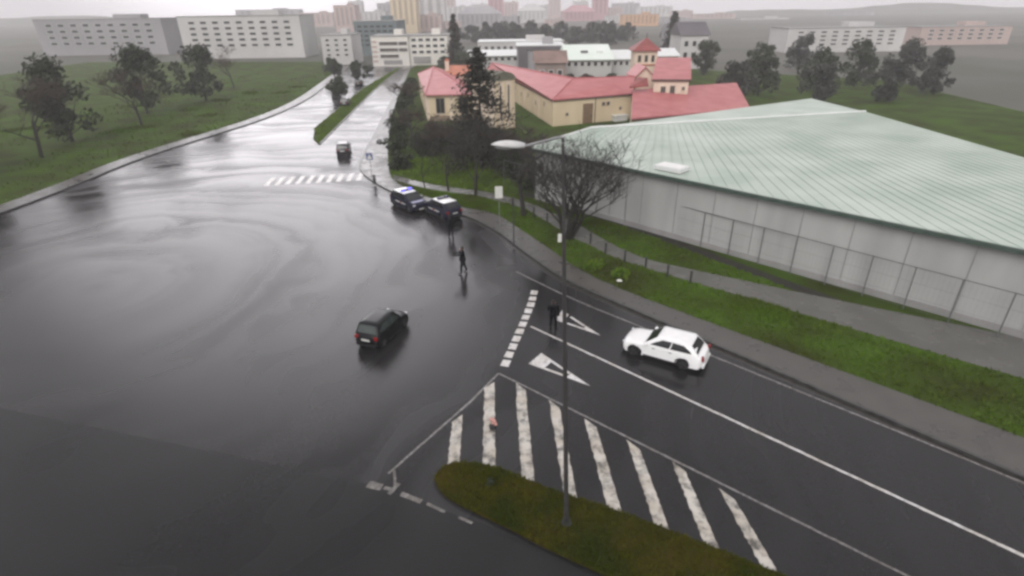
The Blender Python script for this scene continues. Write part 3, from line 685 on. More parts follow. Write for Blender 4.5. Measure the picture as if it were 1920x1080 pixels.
    mb = MB(); mb.box((hx+.028, 0, .36), (.02, .50, .11)); mb.build('number_plate', M_PLATE, t)
    if hoodm:
        v = []; f = []
        for i in range(7):
            q = i/6; x = (hx-.42)+(cow+.22-(hx-.42))*q; z = hood+(belt-.045-hood)*q
            for k in range(7):
                s = -.72+1.44*k/6; a = abs(s); v.append((x*(1-.055*a**3), s*w*(1-.07*max(0, (z-.5)/.5)), z-.05*a**5+.008))
        for i in range(6):
            for k in range(6): f.append((i*7+k, i*7+k+1, (i+1)*7+k+1, (i+1)*7+k))
        obj('bonnet', v, f, hoodm, t, 60)
    if police:
        mb = MB(); mb.box(((rf+rrx)/2+.25, 0, H+.06), (.30, W*.62, .11)); bl = bevel(mb.build('light_bar', M_TRIM, t), .03, 3)
        for sg in (1, -1):
            mb = MB(); mb.box(((rf+rrx)/2+.25, sg*W*.20, H+.10), (.31, W*.22, .12)); bevel(mb.build('beacon', M_BEACON if S.get('lit') else M_BEACON_OFF, bl), .03, 3)
            mb = MB(); 
            for (x0, x1) in ((fx_-ra-.12, rx_+ra+.08),):
                mb.add([(x0, sg*(w*.988), .60), (x1, sg*(w*.988), .60), (x1, sg*(w*.985), .69), (x0, sg*(w*.985), .69)], [(0, 1, 2, 3)])
            o = mb.build('side_stripe', M_WHITE, t)
            mb = MB(); mb.add([(-.25, sg*(w*.996), .42), (-.05, sg*(w*.996), .42), (.12, sg*(w*.984), .72), (-.08, sg*(w*.984), .72)], [(0, 1, 2, 3)]); mb.build('red_band', M_RED, t)
    if S.get('aerial'):
        mb = MB(); mb.tube([(rrx+.25, 0, H), (rrx-.05, 0, H+.45)], .008, 4); mb.build('aerial', M_TRIM, t)
    return t
M_BEACON = mat('blue_beacon', (.02, .02, .30), .2, .1, 5, emit=((.10, .08, 1.0), 2.2)); M_BEACON_OFF = mat('blue_beacon_off', (.02, .022, .09), .2, .1, 5)
M_WHITEP = mat('white_car_paint', (.80, .80, .80), .25, .03, 3, coat=.6); M_BLACKP = mat('black_car_paint', (.005, .006, .007), .3, .2, 3, coat=.14, spec=.2)
M_NAVY = mat('navy_car_paint', (.006, .007, .022), .3, .2, 3, coat=.12, spec=.2); M_ANTH = mat('anthracite_paint', (.024, .022, .026), .25, .2, 3, coat=.5); M_GREYP = mat('grey_car_paint', (.10, .10, .11), .25, .1, 3, coat=.5)
M_CGL2 = mat('greenish_glass', (.035, .048, .044), .05, .2, 2, spec=.8)
hatchS = dict(L=3.75, W=1.66, H=1.48, wb=2.4, belt=.92, hood=.84, cowl=.98, rear=-1.72, rf=.42, rr=-1.42, r=.30)
coupeS = dict(L=4.3, dx=.14, W=1.80, H=1.40, wb=2.62, belt=.88, hood=.80, cowl=.98, rear=-1.86, rf=.30, rr=-1.36, r=.33, bump=M_WHITEP)
mpvS = dict(L=4.3, W=1.80, H=1.54, wb=2.65, belt=.98, hood=.88, cowl=1.2, rear=-1.98, rf=.45, rr=-1.5, r=.32)
def cpos(a, b):
    a, b = G(*a), G(*b); c = (a+b)/2; d = b-a; return Vector((c.x, c.y, .006)), math.atan2(d.y, d.x)
# white car arriving from the right, nose to the left
wf, wr_ = G(1192, 667), G(1284, 693); d = (wf-wr_); hd_ = math.atan2(d.y, d.x)
side = Vector((math.cos(hd_), math.sin(hd_), 0)); left = Vector((-side.y, side.x, 0))
make_car('parked_car'.replace('parked', 'white'), 'white hatchback car with dark windows stopped in the right lane', (wf+wr_)/2 - left*.82, hd_, coupeS, M_WHITEP)
l, h = cpos((704, 643), (735, 614)); make_car('black_car', 'black hatchback car with red tail lights driving alone across the wet junction', l, h, dict(hatchS, L=3.45, W=1.58, wb=2.25, cowl=.88, rear=-1.6, rr=-1.3), M_BLACKP, glass=M_CGL2)
l, h = cpos((742, 377), (795, 400)); make_car('police_car', 'navy police car with white roof and a lit blue light bar', l, h, dict(mpvS, lit=True), M_NAVY, roofm=M_WHITEP, hoodm=mat('pale_sky_reflection', (.34, .35, .50), .3, .05, 3), police=True, cat='police car')  # bonnet's pale blue imitates the sky mirrored in the windscreen
l, h = cpos((852, 412), (808, 392)); make_car('police_car', 'navy police car seen from behind, right of the one with the lit beacon', l, h, mpvS, M_NAVY, roofm=M_WHITEP, police=True, cat='police car')
l, h = cpos((643, 295), (648, 280)); make_car('dark_car', 'dark car on the bright wet avenue above the zebra crossing', l, h, hatchS, M_ANTH)
# parked cars beyond the central reservation
for i, (p, q, m, lab) in enumerate([((642, 204), (655, 192), M_ANTH, 'dark parked car beyond the grass reservation, nearest of three'), ((670, 164), (678, 157), M_BLACKP, 'black parked car beyond the grass reservation, beside the round tree'), ((626, 186), (637, 177), M_GREYP, 'grey parked car under the trees at the far left')]):
    l, h = cpos(p, q); make_car('parked_car', lab, l, h, hatchS, m)['group'] = 'parked cars beyond the reservation'

# ------------------------------------------------------------------ people
M_SKIN = mat('skin', (.36, .21, .15), .5, .1, 8); M_JACK = mat('dark_jacket', (.005, .0055, .007), .8, .3, 9, spec=.1); M_TROU = mat('dark_trousers', (.006, .006, .008), .85, .3, 9, spec=.1); M_SHOE = mat('black_boots', (.010, .010, .010), .4, .2, 9); M_HAIR = mat('dark_hair', (.012, .009, .007), .7, .3, 20)
def person(label, loc, face, J, hi=1.80):
    """J: joint positions in the figure's own frame, x right, y forward, z up"""
    t = thing('person', label, 'person', loc, face)
    bm = bmesh.new(); ly = bm.verts.layers.skin.verify(); V = {}
    def add(k, p, r):
        v = bm.verts.new(p); v[ly].radius = (r, r); V[k] = v; return v
    def link(a, b): bm.edges.new((V[a], V[b]))
    P = {'pel': (0, 0, .96), 'bel': (0, .01, 1.10), 'che': (0, .01, 1.30), 'shc': (0, 0, 1.46), 'nec': (0, .01, 1.54), 'hd1': (0, .03, 1.62), 'hd2': (0, .02, 1.73), 'nos': (0, .135, 1.655)}
    rad = {'pel': .165, 'bel': .165, 'che': .185, 'shc': .125, 'nec': .058, 'hd1': .085, 'hd2': .085, 'nos': .018}
    P.update({'shl': (-.19, 0, 1.44), 'shr': (.19, 0, 1.44), 'hpl': (-.10, 0, .92), 'hpr': (.10, 0, .92)}); rad.update({'shl': .09, 'shr': .09, 'hpl': .115, 'hpr': .115})
    P.update(J)
    for s in 'lr': rad.update({'el'+s: .064, 'wr'+s: .042, 'kn'+s: .080, 'an'+s: .060, 'to'+s: .04, 'pa'+s: .034})
    for s in 'lr':
        w_, e_ = Vector(P['wr'+s]), Vector(P['el'+s]); d = (w_-e_).normalized(); P['pa'+s] = tuple(w_+d*.075)
        a = Vector(P['an'+s]); P['to'+s] = (a.x + (-.02 if s == 'l' else .02), a.y+.17, max(.035, a.z-.045))
        P['an'+s] = (a.x, a.y, max(a.z, .075))
    for k in P: add(k, P[k], rad[k])
    V['pel'][ly].use_root = True
    for a, b in (('pel', 'bel'), ('bel', 'che'), ('che', 'shc'), ('shc', 'nec'), ('nec', 'hd1'), ('hd1', 'hd2'), ('hd1', 'nos'), ('shc', 'shl'), ('shc', 'shr'), ('pel', 'hpl'), ('pel', 'hpr')): link(a, b)
    for s in 'lr':
        for a, b in (('sh', 'el'), ('el', 'wr'), ('wr', 'pa'), ('hp', 'kn'), ('kn', 'an'), ('an', 'to')): link(a+s, b+s)
        w_, e_ = Vector(P['pa'+s]), Vector(P['wr'+s]); d = (w_-e_).normalized(); u = d.cross(Vector((0, 1, .3))).normalized(); n_ = u.cross(d)
        for k, (off, ln) in enumerate(((-.032, .062), (-.011, .075), (.011, .07), (.032, .055))):
            b0 = w_ + u*off + d*.025; m0 = b0 + d*ln*.55; e0 = m0 + (d*.75 - n_*.6).normalized()*ln*.5
            add(f'f{s}{k}a', b0, .0085); add(f'f{s}{k}b', m0, .008); add(f'f{s}{k}c', e0, .007); link('pa'+s, f'f{s}{k}a'); link(f'f{s}{k}a', f'f{s}{k}b'); link(f'f{s}{k}b', f'f{s}{k}c')
        q0 = e_.lerp(w_, .35); add(f't{s}a', q0 - u*.045 - n_*.01, .010); add(f't{s}b', q0 - u*.06 + d*.05 - n_*.03, .008); link('pa'+s, f't{s}a'); link(f't{s}a', f't{s}b')
    me = bpy.data.meshes.new('tmp'); bm.to_mesh(me); bm.free()
    o = bpy.data.objects.new('tmp', me); COL.objects.link(o); o.modifiers.new('s', 'SKIN'); sb = o.modifiers.new('d', 'SUBSURF'); sb.levels = 1; sb.render_levels = 1
    dg = bpy.context.evaluated_depsgraph_get(); dg.update(); m2 = bpy.data.meshes.new_from_object(o.evaluated_get(dg)); bpy.data.objects.remove(o)
    m2.materials.clear()
    for m in (M_JACK, M_TROU, M_SHOE, M_SKIN, M_HAIR): m2.materials.append(m)
    hands = [Vector(P['pal']), Vector(P['par'])]
    feet = [Vector(P['anl']), Vector(P['anr'])]
    for p in m2.polygons:
        c = p.center
        hand = any((c-h_).length < .13 for h_ in hands) and min((c-h_).length for h_ in hands) < .14
        low = min((c-q).length for q in feet) < .20 and c.z < .6
        top_ = c.z > Vector(P['nec']).z-.01 and (c.xy-Vector(P['nec']).xy).length < .3
        p.material_index = 0 if hand else 3 if top_ and c.y > .06 else 4 if top_ else 2 if low and c.z < min(q.z for q in feet)+.1 else 1 if c.z < .93 else 0
        p.use_smooth = True
    body = bpy.data.objects.new('body', m2); COL.objects.link(body); body.parent = t
    hd = Vector(P['hd2']); v = []; f = []
    for i in range(7):
        for k in range(14):
            a = 2*math.pi*k/14; ph = math.pi*(.62 + .20*max(-1, min(1, -math.sin(a)*2+.3)))*i/6; rj = 1+.05*math.sin(k*5+i*3); back = -.012 if math.sin(a) < .4 else -.035
            v.append(hd + Vector((math.cos(a)*math.sin(ph)*.096*rj, math.sin(a)*math.sin(ph)*.108*rj+back, .015+math.cos(ph)*.095)))
    for i in range(6):
        for k in range(14): f.append((i*14+k, i*14+(k+1) % 14, (i+1)*14+(k+1) % 14, (i+1)*14+k))
    obj('hair', v, f, M_HAIR, t, 60)
    for s in (-1, 1):
        mb = MB(); c = Vector(P['hd1'])+Vector((s*.033, .078, .05)); mb.tube([c, c+Vector((0, .012, 0))], .011, 8); mb.build('eye', M_HAIR, t)
        mb = MB(); c = Vector(P['hd1'])+Vector((s*.088, -.01, .045)); mb.box(c, (.022, .035, .06)); bevel(mb.build('ear', M_SKIN, t), .008)
    # jacket skirt hem and belt so the clothes end cleanly
    mb = MB(); mb.tube([(0, .0, .90), (0, .005, .97), (0, .01, 1.06)], [.20, .195, .18], 14, cap=False); hem = mb.build('jacket_hem', M_JACK, t, 60)
    t.scale = (hi/1.80*1.16, hi/1.80*1.12, hi/1.80); return t
standing = {'ell': (-.26, -.02, 1.17), 'wrl': (-.25, .06, .93), 'elr': (.26, -.02, 1.17), 'wrr': (.25, .07, .93), 'knl': (-.11, .03, .51), 'anl': (-.12, -.01, .08), 'knr': (.11, .02, .51), 'anr': (.12, -.02, .08)}
walk = {'ell': (-.27, .20, 1.36), 'wrl': (-.30, .47, 1.42), 'elr': (.25, .18, 1.30), 'wrr': (.02, .42, 1.40), 'knl': (-.13, .10, .52), 'anl': (-.15, .12, .08), 'knr': (.15, -.08, .50), 'anr': (.19, -.20, .09)}
pA, pB_, pC = G(846, 444, .005), G(869, 512, .005), G(1037, 617, .005)
person('person in dark clothes standing behind the right police car', pA, R(25), standing, 1.92)
person('person in dark clothes walking with one arm held out in the middle of the road', pB_, R(95), walk, 1.98)
person('person in dark clothes standing on the lane beside the upper give way triangle', pC, R(-15), dict(standing, wrl=(-.16, .20, 1.12), elr=(.27, -.04, 1.18)), 1.86)

# ------------------------------------------------------------------ buildings
M_CREAM = mat('cream_render', (.60, .49, .33), .85, .12, .35, col2=(.68, .57, .40), bump=.15, bscale=6, stretch=(1, 1, .35))
M_PALE = mat('pale_cream_render', (.66, .55, .44), .85, .10, .4, bump=.15, bscale=6)
M_ROOFR = mat('red_roof_tiles', (.37, .10, .105), .5, .16, .5, col2=(.45, .15, .15), bump=.5, bscale=4, stretch=(1, 1, 3))
M_ROOFO = mat('orange_roof_tiles', (.44, .17, .11), .6, .14, .5, bump=.4, bscale=4)
M_EAVE = mat('brown_eaves', (.085, .05, .042), .7, .2, 3)
M_WIN = mat('window_glass', (.03, .032, .034), .12, .4, .7, spec=.7)
M_FRAME = mat('window_frame', (.36, .30, .24), .6, .1, 3); M_FRAMEW = mat('white_frame', (.60, .59, .57), .6, .06, 3); M_DOOR = mat('brown_shutter', (.19, .125, .075), .7, .2, 1.5, stretch=(1, 1, 6))
M_GRN = mat('green_metal_roof', (.33, .40, .34), .45, .10, .22, col2=(.46, .52, .46), bump=.1, bscale=2)
M_GRNE = mat('roof_edge_green', (.05, .075, .06), .5, .2, 2)
M_WALLG = mat('grey_panel_wall', (.33, .33, .325), .7, .14, .5, col2=(.42, .42, .41), bump=.08, bscale=5, stretch=(1, 1, .25))
M_METW = mat('white_metal', (.66, .67, .66), .5, .05, 1); M_CONC = mat('grey_concrete', (.27, .265, .26), .85, .15, .5)
def wall_dirs(A, B):
    t = (B-A); t.z = 0; ln = t.length; t.normalize(); n = Vector((t.y, -t.x, 0)); mid = (A+B)/2
    if n.dot(Vector((-mid.x, -mid.y, 0))) < 0: n = -n
    return t, n, ln
def window(parent, A, B, s, z0, w, h, frame=None, glass=None, bars=1, sill=True, fw=.09):
    t, n, ln = wall_dirs(A, B); c = Vector((A.x, A.y, 0)) + t*s; X = Matrix((t, n, Vector((0, 0, 1)))).transposed(); loc = parent.location
    mb = MB(); zc = z0+h/2
    def bx(dx, dz, sx_, sz_, dn, dep): mb.box(c + t*dx + n*dn + Vector((0, 0, zc+dz)) - loc, (sx_, dep, sz_), X)
    bx(0, h/2-fw/2, w, fw, .03, .14); bx(0, -h/2+fw/2, w, fw, .03, .14); bx(-w/2+fw/2, 0, fw, h-2*fw, .03, .14); bx(w/2-fw/2, 0, fw, h-2*fw, .03, .14)
    for k in range(1, bars+1): bx(-w/2+w*k/(bars+1), 0, .05, h-2*fw, .025, .10)
    f = mb.build('window', frame or M_FRAME, parent)
    mb = MB(); bx(0, 0, w-2*fw+.01, h-2*fw+.01, .012, .03); mb.build('pane', glass or M_WIN, f)
    if sill: mb = MB(); bx(0, -h/2-.045, w+.2, .085, .07, .22); mb.build('sill', M_PALE, f)
    return f
def slab(parent, name, poly3, th, m):
    """thick sheet from a 3D polygon, th downwards"""
    k = len(poly3); loc = parent.location; v = [Vector(p)-loc for p in poly3] + [Vector(p)-loc-Vector((0, 0, th)) for p in poly3]
    f = [tuple(range(k)), tuple(range(2*k-1, k-1, -1))] + [(i, (i+1) % k, k+(i+1) % k, k+i) for i in range(k)]
    return recalc(obj(name, v, f, m, parent))
def walls(parent, foot, z0, z1, m, name='wall'):
    loc = parent.location; mb = MB(); mb.prism([(p.x-loc.x, p.y-loc.y) for p in foot], z0-loc.z, z1-loc.z); return mb.build(name, m, parent)
def eave_trim(parent, a, b, z, m=None, w=.22, h=.20):
    t, n, ln = wall_dirs(a, b); X = Matrix((t, n, Vector((0, 0, 1)))).transposed(); mb = MB(); c = (a+b)/2; mb.box(Vector((c.x, c.y, z)) + n*.12 - parent.location, (ln, w, h), X); return mb.build('eaves', m or M_EAVE, parent)
def stain_free(p): return Vector((p.x, p.y, 0))

# --- cream wing with its pyramid roof (left)
ze = 4.3
fl, fr, bl_ = G(797, 178, ze), G(893, 176, ze), G(783, 138, ze); br_ = fr + (bl_-fl); apx = G(813, 125, 6.7)
t = thing('cream_wing', 'cream wing with a red pyramid roof and one tall window, left of the conifer', 'building', stain_free(fl))
ins = lambda p, c, k: c + (p-c)*k
cc = (fl+fr+bl_+br_)/4; foot = [ins(p, cc, .965) for p in (fl, fr, br_, bl_)]
walls(t, foot, -.1, ze-.02, M_CREAM)
loc = t.location; q = [fl, fr, br_, bl_]; v = [p-loc for p in q] + [apx-loc] + [p-loc-Vector((0, 0, .16)) for p in q]
ro = recalc(obj('roof', v, [(0, 1, 4), (1, 2, 4), (2, 3, 4), (3, 0, 4), (0, 5, 6, 1), (1, 6, 7, 2), (2, 7, 8, 3), (3, 8, 5, 0), (8, 7, 6, 5)], M_ROOFR, t))
mb = MB()
for a in (fl, fr, bl_): mb.tube([a-loc+Vector((0, 0, .03)), apx-loc+Vector((0, 0, .05))], .11, 5)
mb.build('ridge_tiles', M_ROOFR, ro)
t_, n_, ln = wall_dirs(foot[0], foot[1])
window(t, foot[0], foot[1], ln*.28, 1.25, 1.5, 2.5, bars=1); window(t, foot[0], foot[1], ln*.74, 1.25, 1.5, 2.5, bars=1); window(t, foot[3], foot[0], ln*.4, 1.25, 1.3, 2.4); window(t, foot[3], foot[0], ln*1.0, 1.25, 1.3, 2.4)
X = Matrix((t_, n_, Vector((0, 0, 1)))).transposed()
mb = MB(); mb.box(foot[0].lerp(foot[1], .5)*1 - loc + n_*.03 + Vector((0, 0, .45-ze)), (ln, .12, .95), X); mb.build('plinth', mat('stone_plinth', (.20, .15, .11), .85, .2, 1), t)
mb = MB()
for k in (.02, .5, .98): mb.box(foot[0].lerp(foot[1], k) - loc + n_*.05 + Vector((0, 0, 2.0-ze+.3)), (.5, .10, 4.0), X)
mb.build('pilasters', M_PALE, t)
# --- link range behind: orange roof, pale wall, chimney
a, b = G(838, 139, 5.2), G(905, 139, 5.2); c, d = G(905, 122, 6.6), G(838, 122, 6.6)
t = thing('link_range', 'low range with an orange tiled roof and white wall behind the pyramid roof', 'building', stain_free(a))
walls(t, [a, b, b+(c-b)*1.9, a+(d-a)*1.9], -.1, 5.15, M_PALE); slab(t, 'roof', [a+Vector((-.3, -.4, -.05)), b+Vector((.3, -.4, -.05)), c, d], .15, M_ROOFO); slab(t, 'roof', [d, c, c+(c-b)*.9+Vector((0, 0, -2.7)), d+(d-a)*.9+Vector((0, 0, -2.7))], .15, M_ROOFO)
for k in range(4): window(t, a, b, 1.0+k*1.7, 3.3, .7, 1.0, sill=False)
p = AT(838.5, 137, a.y+1.2)-t.location; q = AT(838.5, 117, a.y+1.2)-t.location; mb = MB(); mb.box((p+q)/2, (.75, .75, q.z-p.z+.6)); ch = mb.build('chimney', M_PALE, t); mb = MB(); mb.box(q+Vector((0, 0, .35)), (.95, .95, .14)); mb.box(q+Vector((0, 0, .55)), (.45, .45, .3)); mb.build('cap', M_ROOFO, ch)

# --- main L shaped cream building
ze, zr = 4.1, 5.95
A_, B_, C_ = G(938, 136, ze), G(1036, 187, ze), G(1186, 175, ze); RA, RB, RC = G(922, 118, zr), G(1074, 147, zr), G(1190, 143, zr)
t = thing('cream_building', 'long cream building with an L shaped red roof behind the bare trees', 'building', stain_free(B_)); loc = t.location
d1 = (RA-A_); d1.z = 0; d2 = (RC-C_); d2.z = 0
foot = [A_+ (RA-A_)*.03, B_+(RB-B_)*.03, C_+(RC-C_)*.03, C_+d2*2, RB+(RB-B_)*.9, A_+d1*2]
walls(t, foot, -.1, ze-.03, M_CREAM)
v = [p-loc for p in (A_, B_, C_, RC, RB, RA)]; bk = [C_+d2*2, B_+(RB-B_)*1.95, A_+d1*2]; v += [Vector((p.x, p.y, ze))-loc for p in bk]
n0 = len(v); v += [p-Vector((0, 0, .16)) for p in v]
f = [(0, 1, 4, 5), (1, 2, 3, 4), (3, 6, 7, 4), (4, 7, 8, 5)]; f += [tuple(i+n0 for i in reversed(q)) for q in f]
for a, b in ((0, 1), (1, 2), (2, 3), (3, 6), (6, 7), (7, 8), (8, 5), (5, 0)): f.append((a, b, b+n0, a+n0))
ro = recalc(obj('roof', v, f, M_ROOFR, t))
mb = MB(); mb.tube([RA-loc+Vector((0, 0, .04)), RB-loc+Vector((0, 0, .05)), RC-loc+Vector((0, 0, .04))], .12, 5); mb.tube([B_-loc+Vector((0, 0, .03)), RB-loc+Vector((0, 0, .05))], .10, 5); mb.build('ridge_tiles', M_ROOFR, ro)
fA, fB, fC = foot[0], foot[1], foot[2]
eave_trim(t, fA, fB, ze-.20); eave_trim(t, fB, fC, ze-.20)
tt, nn, ln = wall_dirs(fB, fC)
window(t, fB, fC, ln*.625, 2.55, .62, .62, sill=False, bars=0); window(t, fB, fC, ln*.685, 2.55, .62, .62, sill=False, bars=0); window(t, fB, fC, ln*.17, 1.5, .5, .5, sill=False, bars=0); window(t, fB, fC, ln*.85, 1.7, .45, .5, sill=False, bars=0)
X = Matrix((tt, nn, Vector((0, 0, 1)))).transposed()
c = Vector((fB.x, fB.y, 0))+tt*ln*.43; mb = MB(); mb.box(c+nn*.03+Vector((0, 0, 1.55))-loc, (1.75, .10, 3.1), X); dr = mb.build('door', M_DOOR, t); mb = MB(); mb.box(c+nn*.10+tt*.6+Vector((0, 0, 1.1))-loc, (.08, .10, .25), X); mb.build('handle', M_DARK, dr)
mb = MB(); mb.tube([Vector((fB.x, fB.y, 0))+tt*ln*.52+nn*.09-loc, Vector((fB.x, fB.y, ze-.25))+tt*ln*.52+nn*.09-loc], .06, 6); mb.build('downpipe', M_EAVE, t)
mb = MB(); mb.box(Vector((fB.x, fB.y, 0))+tt*ln*.83+nn*.55+Vector((0, 0, .95))-loc, (2.6, 1.1, .14), X); mb.box(Vector((fB.x, fB.y, 0))+tt*ln*.83+nn*.55+Vector((0, 0, .42))-loc, (2.3, .9, .85), X); mb.build('lean_to', M_METW, t)
tt, nn, ln = wall_dirs(fA, fB)
for k in range(7): window(t, fA, fB, ln*(.10+.13*k), 1.9 if k % 2 else 2.4, .5, .7, sill=False, bars=0)
X = Matrix((tt, nn, Vector((0, 0, 1)))).transposed(); mb = MB()
for k in (.06, .30, .55, .80): mb.box(Vector((fA.x, fA.y, 0))+tt*ln*k+nn*.06+Vector((0, 0, 1.95))-loc, (.35, .16, 3.7), X)
mb.build('pilasters', M_PALE, t)
# gable pavilion at its left end
a, b = G(928, 246, 0), G(966, 240, 0)
t = thing('gable_pavilion', 'narrow cream pavilion with a dark curved gable beside the conifer', 'building', a); loc = t.location
tt, nn, ln = wall_dirs(a, b); zt = AT(945, 152, a.y).z
walls(t, [a, b, b-nn*6, a-nn*6], -.1, zt, M_PALE)
X = Matrix((tt, nn, Vector((0, 0, 1)))).transposed(); mb = MB(); pr_ = []
for k in range(13): an = math.pi*k/12; pr_.append((ln/2-math.cos(an)*ln*.53, math.sin(an)*1.15))
v = []; f = []
for yy in (.15, -6.1):
    for (x, z) in pr_: v.append(tt*x + nn*yy + Vector((0, 0, zt+z)))
nq = len(pr_); f = [tuple(range(nq)), tuple(range(2*nq-1, nq-1, -1))] + [(i, (i+1) % nq, nq+(i+1) % nq, nq+i) for i in range(nq)]
recalc(obj('gable', v, f, mat('mossy_gable', (.12, .12, .085), .8, .25, 1), t))
mb = MB()
for k in (.12, .5, .88): mb.box(tt*ln*k+nn*.06+Vector((0, 0, zt/2)), (.30, .14, zt-.1), X)
mb.build('pilasters', M_CREAM, t)
mb = MB()
for k in (.31, .69): mb.box(tt*ln*k+nn*.02+Vector((0, 0, zt*.55)), (.22, .06, zt*.7), X)
mb.build('slot_window', M_WIN, t)

# --- low red roofed range at the right
e0, e1 = G(1184, 222, 3.0), G(1300, 212, 3.0); e1 = e0 + (e1-e0)*2.0; r0, r1 = G(1186, 168, 4.9), G(1300, 172, 4.9); r1 = r0 + (e1-e0)
t = thing('low_range', 'low range with a wide plain red roof behind the green warehouse roof', 'building', stain_free(e0))
dd = (r0-e0); dd.z = 0
walls(t, [e0+dd*.05, e1+dd*.05, e1+dd*1.95, e0+dd*1.95], -.1, 2.95, M_PALE); slab(t, 'roof', [e0, e1, r1, r0], .18, M_ROOFR)
slab(t, 'roof', [r0, r1, r1+dd+Vector((0, 0, -1.9)), r0+dd+Vector((0, 0, -1.9))], .18, M_ROOFR); eave_trim(t, e0, e1, 2.75)
# --- two storey house with red roof at the right
ze = 6.5; e0, e1 = G(1222, 148, ze), G(1296, 148, ze); xx = (e1-e0); r0 = G(1232, 108, 8.3); r1 = r0 + xx*1.0
t = thing('red_roof_house', 'cream house with a red roof and two upper windows at the right edge', 'building', stain_free(e0))
dd = (r0-e0); dd.z = 0
walls(t, [e0+xx*.07, e0+xx*.95, e0+xx*.95+dd*1.8, e0+xx*.07+dd*1.8], -.1, ze-.05, M_PALE)
slab(t, 'roof', [e0, e1, r1, r0], .2, M_ROOFR); slab(t, 'roof', [r0, r1, e1+dd*2, e0+dd*2], .2, M_ROOFR); eave_trim(t, e0, e1, ze-.22, h=.3)
A1, B1 = e0+xx*.07, e0+xx*.95
wl_ = wall_dirs(A1, B1)[2]
window(t, A1, B1, wl_*.28, 4.3, .8, 1.15); window(t, A1, B1, wl_*.55, 4.3, .8, 1.25); window(t, A1, B1, wl_*.86, 4.8, .5, .6)
v = []; a = r0.lerp(e0, .5); 
slab(t, 'dormer_roof', [G(1180, 163, 5.6), G(1216, 160, 5.6), G(1214, 146, 6.6), G(1196, 144, 6.6)], .2, mat('dark_red_tiles', (.24, .065, .06), .6, .2, .6, bump=.4, bscale=4))
# white gabled block left of the house
a, b = G(1192, 150, 5.0), G(1224, 150, 5.0)
t = thing('gabled_block', 'small pale gabled block with a red roof just left of the red roofed house', 'building', stain_free(a)); dd = Vector((0, 7, 0))
walls(t, [a, b, b+dd, a+dd], -.1, 5.6, M_PALE); m_ = (a+b)/2; z_ = Vector((0, 0, .6)); up2 = Vector((0, 0, 2.2))
slab(t, 'roof', [a+z_+Vector((-.4, -.4, -.15)), m_+up2+Vector((0, -.4, 0)), m_+up2+dd, a+z_+dd+Vector((-.4, 0, -.15))], .18, M_ROOFR); slab(t, 'roof', [m_+up2+Vector((0, -.4, 0)), b+z_+Vector((.4, -.4, -.15)), b+z_+dd+Vector((.4, 0, -.15)), m_+up2+dd], .18, M_ROOFR)
mb = MB(); mb.add([a+z_-t.location, b+z_-t.location, m_+up2-t.location-Vector((0, 0, .15)), a+z_-t.location+Vector((0, .3, 0)), b+z_-t.location+Vector((0, .3, 0)), m_+up2-t.location+Vector((0, .3, -.15))], [(0, 1, 2), (5, 4, 3), (0, 3, 4, 1), (1, 4, 5, 2), (2, 5, 3, 0)]); mb.build('gable', M_PALE, t)
# --- tower with a red pyramid roof
D = 118; a, b = AT(1192, 94, D), AT(1234, 94, D); w_ = b.x-a.x; ze = a.z; apx = AT(1213, 70, D+w_/2)
t = thing('pyramid_tower', 'square cream tower with a dark red pyramid roof in front of the distant conifer', 'tower', (a.x, D, 0)); loc = t.location
walls(t, [Vector((a.x, D, 0)), Vector((b.x, D, 0)), Vector((b.x, D+w_, 0)), Vector((a.x, D+w_, 0))], -.1, ze, M_PALE)
q = [Vector((a.x-.5, D-.5, ze)), Vector((b.x+.5, D-.5, ze)), Vector((b.x+.5, D+w_+.5, ze)), Vector((a.x-.5, D+w_+.5, ze))]
v = [p-loc for p in q]+[apx-loc]+[p-loc-Vector((0, 0, .2)) for p in q]; ro = recalc(obj('roof', v, [(0, 1, 4), (1, 2, 4), (2, 3, 4), (3, 0, 4), (0, 5, 6, 1), (1, 6, 7, 2), (2, 7, 8, 3), (3, 8, 5, 0), (8, 7, 6, 5)], mat('dark_red_tiles', (.24, .065, .06)), t))
mb = MB(); mb.tube([apx-loc-Vector((0, 0, .1)), apx-loc+Vector((0, 0, .9))], [.12, .03], 6); mb.build('finial', M_EAVE, ro)
for k in range(3): window(t, Vector((a.x, D, 0)), Vector((b.x, D, 0)), w_*(.2+.3*k), ze-2.2, .7, 1.3, sill=False, bars=0)
mb = MB(); mb.box(Vector((w_/2, -.08, ze-2.7)), (w_+.2, .2, .25)); mb.build('string_course', M_ROOFO, t)

# --- green roofed warehouse at the right
zw = 5.0
p1, p2 = G(992, 276.5, zw), G(1294, 339, zw); dw = (p2-p1).normalized(); p2 = p1 + dw*58; nb = Vector((-dw.y, dw.x, 0)); p4 = G(1130, 238, zw); dep = (p4-p1).dot(nb); off = (p4-p1).dot(dw)
t = thing('warehouse', 'long grey warehouse with a pale green metal roof on the right', 'building', stain_free(p1)); loc = t.location
bk_ = (G(1298, 215, zw) - p4).normalized()
foot = [p1, p2, p4+bk_*36, p4]
inn = [p1+nb*.35+dw*.5, p2+nb*.35-dw*.4, foot[2]-nb*.5-dw*.4, p4-nb*.4+dw*.6]
walls(t, inn, -.1, zw-.12, M_WALLG)
band = .82
h1 = p1.lerp(foot[3], band); h2 = p2.lerp(foot[2], band); zz = Vector((0, 0, .22))
slab(t, 'roof', [p1, p2, h2+zz, h1+zz], .16, M_GRN); slab(t, 'roof', [h1+zz, h2+zz, foot[2], foot[3]], .16, M_GRN)
mb = MB(); mb.tube([h1-loc+zz+Vector((0, 0, .05)), h2-loc+zz+Vector((0, 0, .05))], .14, 6); mb.build('ridge_cap', M_METW, t)
